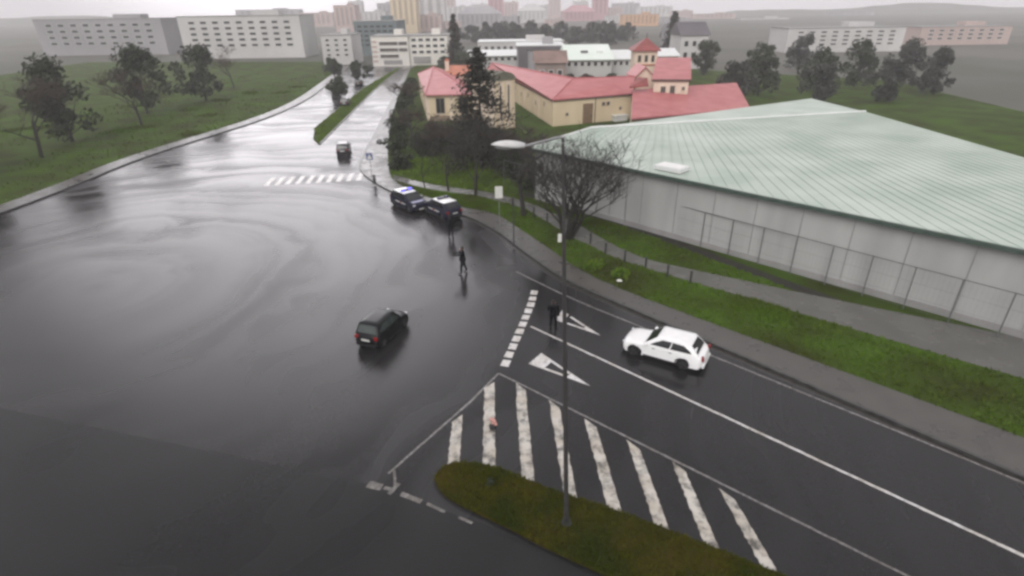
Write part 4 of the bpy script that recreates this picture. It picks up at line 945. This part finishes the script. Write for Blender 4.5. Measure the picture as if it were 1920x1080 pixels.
mb = MB(); X = Matrix((dw, nb, Vector((0, 0, 1)))).transposed(); mb.box((p1+p2)/2-loc-nb*.10+Vector((0, 0, -.10)), (58, .20, .26), X); mb.build('gutter', M_GRNE, t)
mb = MB(); n_s = 54
for k in range(1, n_s):
    a = p1.lerp(p2, k/n_s); e = h1.lerp(h2, k/n_s) + zz; u_ = (e-a).normalized(); side_ = u_.cross(Vector((0, 0, 1))).normalized()
    mb.box((a+e)/2 - loc + Vector((0, 0, .02)), ((e-a).length, .04, .03), Matrix((u_, side_, side_.cross(u_))).transposed())
mb.build('roof_seams', M_GRN, t)
mb = MB(); pr0, pr1 = p1, foot[3]; mb.tube([pr0-loc+Vector((0, 0, .05)), h1-loc+zz+Vector((0, 0, .05)), pr1-loc+Vector((0, 0, .05))], .11, 6); mb.build('verge_trim', M_METW, t)
sk = [G(1236, 312, zw+.1), G(1284, 322, zw+.1)]; sc_ = (sk[0]+sk[1])/2
mb = MB(); mb.box(sc_-loc+Vector((0, 0, .12)), ((sk[1]-sk[0]).length, 1.5, .30), X); s1 = mb.build('skylight', M_METW, t); mb = MB(); mb.box(sc_-loc+Vector((0, 0, .285)), ((sk[1]-sk[0]).length-.3, 1.2, .05), X); mb.build('pane', mat('skylight_plastic', (.72, .72, .70), .3, .05, 2), s1)
for k in range(1, 19): mb = MB(); mb.box(p1+dw*3.05*k-loc+nb*.34+Vector((0, 0, -2.6)), (.03, .05, 4.8), X); mb.build('panel_joint', mat('joint_grey', (.22, .22, .22), .8, .1, 3), t)
mb = MB(); mb.box((p1+p2)/2-loc+nb*.33+Vector((0, 0, -4.75)), (57, .08, .55), X); mb.build('plinth', M_CONC, t)
dp = p1 + dw*((G(1172, 316, zw)-p1).dot(dw)); mb = MB(); mb.tube([dp-loc-nb*.02+Vector((0, 0, -.15)), dp-loc+nb*.2+Vector((0, 0, -.5)), dp-loc+nb*.2+Vector((0, 0, -4.9))], .055, 6); mb.build('downpipe', M_CONC, t)
# --- fence in front of it
fb = [G(1139, 411, .1), G(1178, 421, .1), G(1217, 433, .1), G(1262, 449, .1)]
fd = (fb[3]-fb[0]).normalized(); f0 = fb[1]; sp = (fb[3]-fb[1]).length/2
t = thing('mesh_fence', 'tall thin post and wire fence along the warehouse wall', 'fence', f0); MF = mat('fence_grey', (.13, .14, .135), .5, .15, 4, metal=.3)
for k in range(-7, 13):
    mb = MB(); mb.tube([fd*sp*k, fd*sp*k+Vector((0, 0, 2.75))], .035, 6); mb.build('post', MF, t)
mb = MB(); mb.tube([fd*sp*-7+Vector((0, 0, 2.72)), fd*sp*12+Vector((0, 0, 2.72))], .032, 6); mb.build('rail', MF, t)
mb = MB()
for z in (.15, .9, 1.8): mb.tube([fd*sp*-7+Vector((0, -.05, z)), fd*sp*12+Vector((0, -.05, z))], .006, 3)
x = 0
while x < sp*19: mb.tube([fd*(sp*-7+x)+Vector((0, -.05, .1)), fd*(sp*-7+x)+Vector((0, -.05, 2.7))], .003, 3, cap=False); x += .25
mb.build('wire', MF, t)

# ------------------------------------------------------------------ the town behind
def block(name, label, x0, x1, yt, D, depth, m, roof='flat', floors=0, cols=0, glass=None, frame=None, cat='building', group=None, rm=None, ribbon=False, yaw=0., wz=(.25, .92), ww=.5, zb=-.1, margin=.06, parapet=.5):
    if D > 300: D *= 1.35
    a, b = AT(x0, yt, D), AT(x1, yt, D); w = b.x-a.x; H = (a.z+b.z)/2
    t = thing(name, label, cat, ((a.x+b.x)/2, D, 0), yaw, group); mb = MB(); mb.box((0, depth/2, H/2+zb/2), (w, depth, H-zb)); mb.build('wall', m, t)
    rm = rm or M_CONC
    if roof == 'flat':
        mb = MB(); mb.box((0, depth/2, H+.10), (w+.5, depth+.5, .2)); o = mb.build('roof', rm, t)
        mb = MB(); mb.box((w*.18, depth*.5, H+1.0), (w*.22, depth*.35, 1.7)); mb.build('roof_housing', m, o)
    elif roof == 'hip':
        z = H; q = [Vector((-w/2-.5, -.5, z)), Vector((w/2+.5, -.5, z)), Vector((w/2+.5, depth+.5, z)), Vector((-w/2-.5, depth+.5, z))]; rh = min(w, depth)*.32
        k = max(0, (w-depth)/2); v = q + [Vector((-k, depth/2, z+rh)), Vector((k+.01, depth/2, z+rh))]
        recalc(obj('roof', v, [(0, 1, 5, 4), (1, 2, 5), (2, 3, 4, 5), (3, 0, 4), (3, 2, 1, 0)], rm, t))
    elif roof == 'gable':
        z = H; rh = depth*.28; v = [Vector((-w/2-.4, -.5, z)), Vector((w/2+.4, -.5, z)), Vector((w/2+.4, depth/2, z+rh)), Vector((-w/2-.4, depth/2, z+rh)), Vector((w/2+.4, depth+.5, z)), Vector((-w/2-.4, depth+.5, z))]
        recalc(obj('roof', v, [(0, 1, 2, 3), (3, 2, 4, 5), (0, 3, 5), (1, 4, 2), (0, 5, 4, 1)], rm, t))
    fh = (H*(wz[1]-wz[0]))/max(1, floors)
    for i in range(floors):
        zc = H*wz[0]+fh*(i+.5)
        for j in range(cols):
            xc = -w/2 + w*margin + w*(1-2*margin)*(j+.5)/cols; cw = w*(1-2*margin)/cols*ww
            mb = MB(); hh = fh*.5
            for (dx, dz, sx_, sz_) in ((0, hh/2, cw+.2, .12), (0, -hh/2, cw+.2, .12), (-cw/2-.04, 0, .12, hh-.12), (cw/2+.04, 0, .12, hh-.12)): mb.box((xc+dx, -.03, zc+dz), (sx_, .2, sz_))
            f = mb.build('window', frame or M_FRAMEW, t); mb = MB(); mb.box((xc, -.008, zc), (cw, .05, hh-.1)); mb.build('pane', glass or M_WIN, f)
    return t, H, w
M_WBLD = mat('white_facade', (.68, .65, .60), .8, .07, .1); M_TEAL = mat('slate_blue_facade', (.13, .16, .165), .6, .12, .1); M_TOWC = mat('cream_tower_facade', (.56, .46, .31), .8, .1, .05); M_PINK_ = mat('pinkish_tower_facade', (.46, .36, .33), .8, .1, .05)
M_GREYF = mat('grey_facade', (.30, .29, .30), .8, .12, .05); M_LIGHTF = mat('light_grey_facade', (.50, .49, .48), .8, .1, .08); M_ROSE = mat('rose_facade', (.42, .22, .24), .8, .12, .05); M_ORNG = mat('ochre_facade', (.55, .33, .18), .8, .1, .05); M_DGREY = mat('dark_grey_facade', (.11, .10, .11), .7, .2, .1)
# white modern block: plain left bay, ribbon windows, then square windows
t, H, w = block('white_block', 'long white modern block with ribbon windows at the end of the avenue', 694, 764, 68, 196, 14, M_WBLD)
M_DKWIN = mat('dark_window_band', (.10, .085, .075), .3, .3, .5)
for i in range(3):
    for k, (x0, x1) in enumerate(((-.28, .22), (.24, .47))):
        if i == 0 and k == 1: continue
        zc = H*(.34+.21*i); mb = MB(); xm = (x0+x1)/2*w; sw = (x1-x0)*w
        for (dx, dz, sx_, sz_) in ((0, .55, sw+.2, .14), (0, -.55, sw+.2, .14), (-sw/2-.05, 0, .14, .98), (sw/2+.05, 0, .14, .98)): mb.box((xm+dx, -.05, zc+dz), (sx_, .25, sz_))
        f = mb.build('ribbon_window', M_FRAMEW, t); mb = MB(); mb.box((xm, -.01, zc), (sw, .05, 1.0)); mb.build('pane', M_DKWIN, f)
mb = MB(); mb.box((w*.05, -.03, 1.2), (w*.5, .2, 1.3)); mb.build('shop_front', M_CONC, t)
for i in range(5): mb = MB(); mb.box((-w*.42, -.06, H*(.18+.16*i)), (w*.13, .3, .5)); mb.build('balcony', mat('pinkish_panel', (.50, .38, .35), .8, .1, .3), t)
t, H, w = block('white_annexe', 'white annexe with rows of square windows on the right of the long white block', 765, 838, 67, 197, 13, M_WBLD, floors=3, cols=5, ww=.62, wz=(.36, .97), margin=.04)
mb = MB(); mb.box((-w*.18, -.15, 1.7), (w*.45, .35, 2.0)); mb.build('entrance', M_CONC, t)
block('slate_block', 'slate blue grey office block behind the long white block', 662, 742, 40, 245, 22, M_TEAL, floors=5, cols=6, frame=M_TEAL, ww=.7)
block('light_block', 'light grey block with dark stair strip at the left of the avenue', 600, 657, 66, 205, 14, M_LIGHTF, floors=4, cols=3, ww=.4)
block('cream_tower', 'tall cream tower block with a dark cap above the white annexe', 730, 778, -6, 350, 20, M_TOWC, floors=13, cols=4, frame=M_TOWC, ww=.45)
block('cream_tower', 'lower cream slab joined on the right of the tall cream tower', 771, 826, 28, 370, 18, M_PINK_, floors=9, cols=5, frame=M_PINK_, ww=.45)
block('pink_tower', 'pinkish tower block above the light grey block at the left', 624, 664, 10, 390, 18, M_PINK_, floors=12, cols=4, frame=M_PINK_, ww=.45)
block('grey_tower', 'pale grey tower block between the pinkish tower and the cream tower', 668, 722, 22, 430, 18, M_LIGHTF, floors=10, cols=5, ww=.4)
block('pale_tower', 'very pale tower block with blue grey windows right of the cream tower', 778, 832, -12, 420, 18, M_LIGHTF, floors=13, cols=3, ww=.5)
block('grey_hall', 'mid grey block with a pointed top behind the conifers', 858, 940, 26, 460, 22, M_GREYF, roof='hip', rm=M_GREYF, floors=8, cols=8, frame=M_GREYF, ww=.4)
block('grey_tower', 'slim hazy tower standing behind the pointed grey block', 915, 944, -4, 640, 18, M_ROSE, floors=14, cols=3, frame=M_ROSE, ww=.4)
block('pale_gable', 'pale hazy apartment block with a pitched roof beyond the tree belt', 970, 1024, 20, 560, 24, M_LIGHTF, roof='hip', rm=M_LIGHTF, floors=9, cols=6, ww=.4)
block('rose_block', 'low hazy rose coloured block beyond the tree belt', 1056, 1118, 22, 600, 24, M_ROSE, roof='hip', rm=M_ROSE, floors=6, cols=7, frame=M_ROSE, ww=.4)
block('rose_tower', 'hazy rose coloured tower rising out of the frame', 1114, 1142, -14, 640, 18, M_ROSE, floors=15, cols=3, frame=M_ROSE, ww=.4)
block('rose_tower', 'faint pinkish tower left of the low rose block', 1030, 1052, -4, 720, 18, M_PINK_, floors=14, cols=3, ww=.4)
block('ochre_block', 'long low ochre block in the haze at the right', 1168, 1236, 27, 420, 16, M_ORNG, floors=4, cols=8, frame=M_ORNG, ww=.4)
block('grey_house', 'small grey house with a pale wall right of the distant conifer', 1278, 1330, 66, 175, 12, M_LIGHTF, roof='gable', rm=M_DGREY, floors=2, cols=3)
block('grey_house', 'long low grey building at the right edge behind the red roofed house', 1254, 1300, 58, 260, 12, M_GREYF, roof='gable', rm=M_GREYF, floors=2, cols=4)
for (x0, x1, yt, D, m, fl_, cl_, lab) in [(640, 690, 34, 470, M_GREYF, 7, 5, 'mid grey slab half hidden behind the slate blue block'), (700, 735, 44, 330, M_PINK_, 6, 4, 'low pinkish block left of the tall cream tower foot'), (826, 862, 40, 420, M_PINK_, 7, 4, 'dull pinkish block right of the lower cream slab'),
        (836, 880, 12, 620, M_LIGHTF, 11, 4, 'pale tower in the haze left of the pointed grey block'), (940, 975, 30, 560, M_GREYF, 8, 4, 'grey slab in the haze right of the pointed grey block'), (1000, 1040, 10, 760, M_LIGHTF, 11, 4, 'faint pale tower behind the pitched apartment block'),
        (1022, 1060, 36, 480, M_PINK_, 5, 5, 'low pinkish block between the pale gable and the rose block'), (1138, 1176, 30, 520, M_LIGHTF, 6, 5, 'pale block between the rose tower and the ochre block'), (1196, 1262, 12, 780, M_LIGHTF, 9, 7, 'faint wide pale block high behind the ochre block'),
        (1236, 1300, 36, 500, M_GREYF, 5, 7, 'grey block right of the ochre block in the haze'), (1150, 1200, 6, 820, M_GREYF, 10, 5, 'faintest grey tower between the rose tower and the wide pale block'), (560, 622, 24, 520, M_PINK_, 9, 6, 'pinkish block just left of the pinkish tower'),
        (1300, 1380, 26, 620, M_PINK_, 7, 8, 'pinkish block in the haze right of the grey blocks'), (1390, 1480, 34, 560, M_LIGHTF, 5, 9, 'pale block in the haze beyond the right hand trees'), (440, 560, 18, 640, M_GREYF, 9, 9, 'wide grey block in the haze behind the far left apartments'), (1560, 1640, 22, 700, M_GREYF, 7, 7, 'grey block in the haze at the far right')]:
    block('town_block', lab, x0, x1, yt, D, 18, m, floors=fl_, cols=cl_, ww=.42, frame=m, group='hazy blocks of the far town')
for (x0, x1, yt, D, m, fl_, cl_, lab) in [(652, 676, 2, 640, M_LIGHTF, 12, 3, 'faint tower rising behind the pinkish tower'), (706, 734, 6, 600, M_GREYF, 12, 3, 'faint grey tower just left of the tall cream tower'), (828, 852, -2, 700, M_PINK_, 13, 3, 'faint pinkish tower right of the very pale tower'), (884, 914, 8, 680, M_LIGHTF, 10, 4, 'faint pale tower above the pointed grey block'),
        (944, 972, 4, 720, M_PINK_, 11, 4, 'faint pinkish tower left of the pitched apartment block'), (1076, 1104, 2, 760, M_LIGHTF, 11, 4, 'faint pale tower directly behind the low rose block'), (1144, 1168, 14, 660, M_PINK_, 8, 4, 'faint pinkish block right of the rose tower'), (1262, 1300, 20, 700, M_PINK_, 7, 6, 'faint pinkish block above the grey roofed house')]:
    block('town_block', lab, x0, x1, yt, D, 18, m, floors=fl_, cols=cl_, ww=.42, frame=m, group='hazy blocks of the far town')
# industrial sheds
def shed(label, x0, x1, y_ridge, y_eave, D, depth, wm, rm, n=0, group='industrial sheds'):
    t, H, w = block('shed', label, x0, x1, y_eave, D, depth, wm, roof='none', group=group)
    rz = AT((x0+x1)/2, y_ridge, D+depth/2).z; rz = max(rz, H+.6); v = [Vector((-w/2-.4, -.6, H)), Vector((w/2+.4, -.6, H)), Vector((w/2+.2, depth/2, rz)), Vector((-w/2-.2, depth/2, rz)), Vector((w/2+.4, depth+.5, H)), Vector((-w/2-.4, depth+.5, H))]
    v += [p-Vector((0, 0, .2)) for p in v]; f = [(0, 1, 2, 3), (3, 2, 4, 5), (0, 3, 5), (1, 4, 2), (6, 9, 8, 7), (9, 11, 10, 8), (0, 6, 7, 1), (1, 7, 10, 4), (4, 10, 11, 5), (5, 11, 6, 0)]
    ro = recalc(obj('roof', v, f, rm, t))
    for j in range(n):
        xc = -w/2+w*(j+.5)/n; cw = w/n*.55; mb = MB(); z = H-1.0
        for (dx, dz, sx_, sz_) in ((0, .5, cw+.16, .1), (0, -.5, cw+.16, .1), (-cw/2-.03, 0, .1, .9), (cw/2+.03, 0, .1, .9)): mb.box((xc+dx, -.04, z+dz), (sx_, .18, sz_))
        q = mb.build('window', M_FRAMEW, t); mb = MB(); mb.box((xc, -.006, z), (cw, .05, .92)); mb.build('pane', M_WIN, q)
    return t, H, w, rz
M_PGRN = mat('pale_green_sheet', (.60, .70, .60), .5, .05, .1, col2=(.72, .76, .72))
t, H, w, rz = shed('shed with a pale green roof and a row of small windows', 1061, 1148, 83, 111, 140, 17, M_LIGHTF, M_PGRN, 7)
mb = MB(); mb.box((-w*.07, 3.6, H+(rz-H)*.5), (1.6, 1.0, .55)); mb.build('roof_vent', M_DGREY, t); mb = MB(); mb.box((w*.27, 3.6, H+(rz-H)*.5), (1.3, .9, .4)); mb.build('roof_vent', M_METW, t)
shed('shed with a white roof just right of the pale green one', 1149, 1192, 93, 110, 146, 10, M_LIGHTF, M_METW, 4)
shed('shed with a domed white roof beside the red pyramid tower', 1231, 1272, 90, 104, 150, 10, M_PALE, M_METW, 2)
t, H, w = block('dark_hall', 'grey hall with dark framed openings left of the pale green shed', 970, 1058, 86, 165, 16, M_GREYF, floors=1, cols=4, wz=(.3, .8), ww=.4, rm=M_METW)
mb = MB(); mb.box((-w*.38, -.2, H*.5), (w*.2, .5, H-.2)); mb.box((w*.45, -.2, H*.5), (w*.09, .5, H-.2)); mb.box((0, -.22, H-.5), (w, .55, .8)); mb.build('portal_frame', M_DGREY, t)
shed('long shed with a bright white roof edge on the left of the grey hall', 876, 972, 93, 104, 182, 14, M_LIGHTF, M_METW, 8)
t, H, w = block('white_hall', 'wide hall with a thin white flat roof in the middle distance', 896, 1056, 78, 228, 16, M_LIGHTF, floors=1, cols=12, wz=(.35, .85), ww=.55, rm=M_METW)
block('low_house', 'low house with a dull brown wall above the long red roof', 1005, 1062, 118, 130, 8, mat('dull_brown_wall', (.26, .21, .19), .85, .15, .3), roof='gable', rm=mat('dull_roof', (.22, .15, .13), .8, .2, .4), floors=1, cols=3)
# trees of the middle distance
def C(x, y): return G(x, y, 0)
leafy('dark round evergreen at the left of the avenue end', C(672, 155), 5.0, 2.6, 201, 3000, M_EVER, .3)
leafy('dark green bushy tree at the left edge beside the parked cars', C(637, 186), 4.2, 2.4, 202, 2600, M_EVER, .28)
leafy('small dark shrub at the foot of the long white block', C(690, 138), 2.2, 1.8, 203, 1000, M_EVER, .3)
leafy('dark tree at the far left below the light grey block', C(628, 150), 5.2, 3.0, 204, 2600, M_EVER, .32)
conifer('tall dark conifer between the white annexe and the sheds', C(855, 131), 15.5, 3.6, 205, 4500, 1.2, size=.4)
leafy('broad dark tree at the foot of the tall far conifer', C(868, 133), 5.0, 5.0, 206, 2500, M_EVER, .4)
leafy('dark tree beside the entrance of the white annexe', C(834, 131), 3.4, 3.4, 207, 1800, M_EVER, .4)
conifer('dark green pointed conifer on the skyline at the right', Vector((55, 205, 0)), 15.0, 5.2, 208, 4000, 1.2, size=.5)
leafy('dark bush in front of the pale green shed, left', AT(1068, 140, 128)*1, 3.2, 3.0, 209, 1500, M_HEDGE, .35)
leafy('grey brown round bush in front of the pale green shed, middle', AT(1100, 146, 122)*1, 3.6, 3.2, 210, 1800, M_TWIGB, .35)
leafy('dark upright bush in front of the pale green shed, right', AT(1146, 144, 125)*1, 3.8, 2.2, 211, 1500, M_HEDGE, .35)
for o in list(COL.objects):
    if o.parent is None and o.get('category') == 'tree' and o.name.startswith('bushy_tree') and 120 < o.location.y < 130: o.location.z = 0
# belt of trees behind the sheds: each a tree of its own
rr = random.Random(77)
adj = ['leftmost, behind the tall far conifer', 'second from the left', 'third from the left', 'above the left end of the white hall', 'above the middle of the white hall', 'above the right end of the white hall', 'behind the grey hall', 'left of the pale green shed', 'above the pale green shed', 'above the right end of the pale green shed', 'behind the red pyramid tower', 'left of the skyline conifer', 'right of the skyline conifer', 'rightmost, at the frame edge']
M_BELT = mat('winter_foliage', (.030, .032, .028), .8, .35, .25, col2=(.060, .062, .050))
xs_ = [852, 886, 912, 938, 966, 994, 1024, 1052, 1082, 1110, 1140, 1172, 1262, 1296]
for i, x in enumerate(xs_):
    D = rr.uniform(290, 345); p = AT(x, 40, D); h = {True: 7.0, False: 9.0}[i > 10]*rr.uniform(.85, 1.2)
    leafy('grey green tree in the distant belt, '+adj[i], Vector((p.x, D, 0)), h, rr.uniform(5.5, 8), 300+i, 1800, M_BELT, .8, 'belt_tree', 'tree', 'distant belt of trees', .05)
# dark evergreens on the bank beyond the roundabout (left)
lb = ['nearest one', 'second along the bank', 'third along the bank', 'fourth along the bank', 'fifth along the bank', 'sixth along the bank', 'seventh along the bank', 'farthest one']
for i, (x, y, h, r) in enumerate([(-62, 52, 9, 5), (-63, 62, 10, 5), (-60, 72, 10, 5), (-63, 82, 11, 5.5), (-60, 94, 9, 5), (-66, 106, 11, 6), (-63, 122, 10, 5.5), (-66, 142, 10, 6)]):
    if i in (0, 2, 4, 7): bare_tree('leafless brown tree on the left hand bank, '+lb[i], Vector((x, y, .1)), h, .8, 600+i, 1.0, twig=M_TWIGB, group='leafless trees on the left hand bank', depth=5, trunk_r=.17, first=.32, forks=(3, 4), up_=.6, twr=.018)
    else: leafy('dark evergreen on the left hand bank, '+lb[i], (x, y, .1), h, r, 400+i, 4200, M_HEDGE, .32, 'evergreen_tree', 'tree', 'evergreens on the left hand bank', .1)
# more of the town off to either side
block('light_block', 'grey apartment block far left behind the evergreens', 330, 560, 30, 240, 18, M_LIGHTF, floors=5, cols=9, ww=.5)
block('slate_block', 'wide dull block at the far left of the skyline', 60, 300, 36, 270, 18, M_GREYF, floors=4, cols=9, ww=.5)

# beyond the warehouse at the right
for i, (x, y, h, r) in enumerate([(38, 84, 7, 4), (46, 92, 8, 4.5), (52, 80, 7, 4), (60, 96, 8, 5), (66, 82, 7.5, 4.5), (72, 104, 9, 5), (80, 90, 8, 5), (58, 120, 8, 5), (88, 112, 9, 5.5), (47, 130, 8, 5), (74, 135, 9, 5.5)]):
    leafy('dark bushy tree beyond the warehouse, ' + ['nearest the low red range', 'second in the clump', 'in front of the clump', 'behind the clump', 'right of the clump', 'tall one behind', 'far right one', 'behind the red range', 'tall one at the far right', 'farthest left one', 'farthest right one'][i], (x+4, y+26, .1), h, r, 500+i, 2600, M_HEDGE if i % 2 else M_BELT, .36, 'yard_tree', 'tree', 'trees beyond the warehouse', .06)
block('grey_house', 'long grey block beyond the trees at the far right', 1480, 1700, 52, 230, 16, M_LIGHTF, floors=4, cols=9, ww=.5)
block('grey_house', 'wide low block at the far right of the skyline', 1730, 1900, 50, 260, 16, M_PINK_, floors=3, cols=8, ww=.5)

# distant wooded ridge
v = []; f = []; n = 80
for i in range(n+1):
    x = -1150+2300*i/n; y = 1180; z = 8 + 5*math.sin(i*.21)+3*math.sin(i*.57+1)+rr.uniform(-1, 1)
    v += [(x, y-120, -1), (x, y, z), (x, y+160, -1)]
for i in range(n): f += [(i*3, i*3+3, i*3+4, i*3+1), (i*3+1, i*3+4, i*3+5, i*3+2)]
struct(obj('hills', v, f, M_GROUND, None, 80))

# ------------------------------------------------------------------ rain haze
hz = bpy.data.materials.new('rain_haze'); hz.use_nodes = True; nt = hz.node_tree; nt.nodes.clear()
oo = nt.nodes.new('ShaderNodeOutputMaterial'); pv = nt.nodes.new('ShaderNodeVolumePrincipled'); pv.inputs['Color'].default_value = (.95, .93, .95, 1); pv.inputs['Density'].default_value = .00065; pv.inputs['Anisotropy'].default_value = 0.0
nt.links.new(pv.outputs[0], oo.inputs['Volume'])
mb = MB(); mb.box((0, 120, 25), (2600, 2600, 54)); stuff(mb.build('haze', hz))
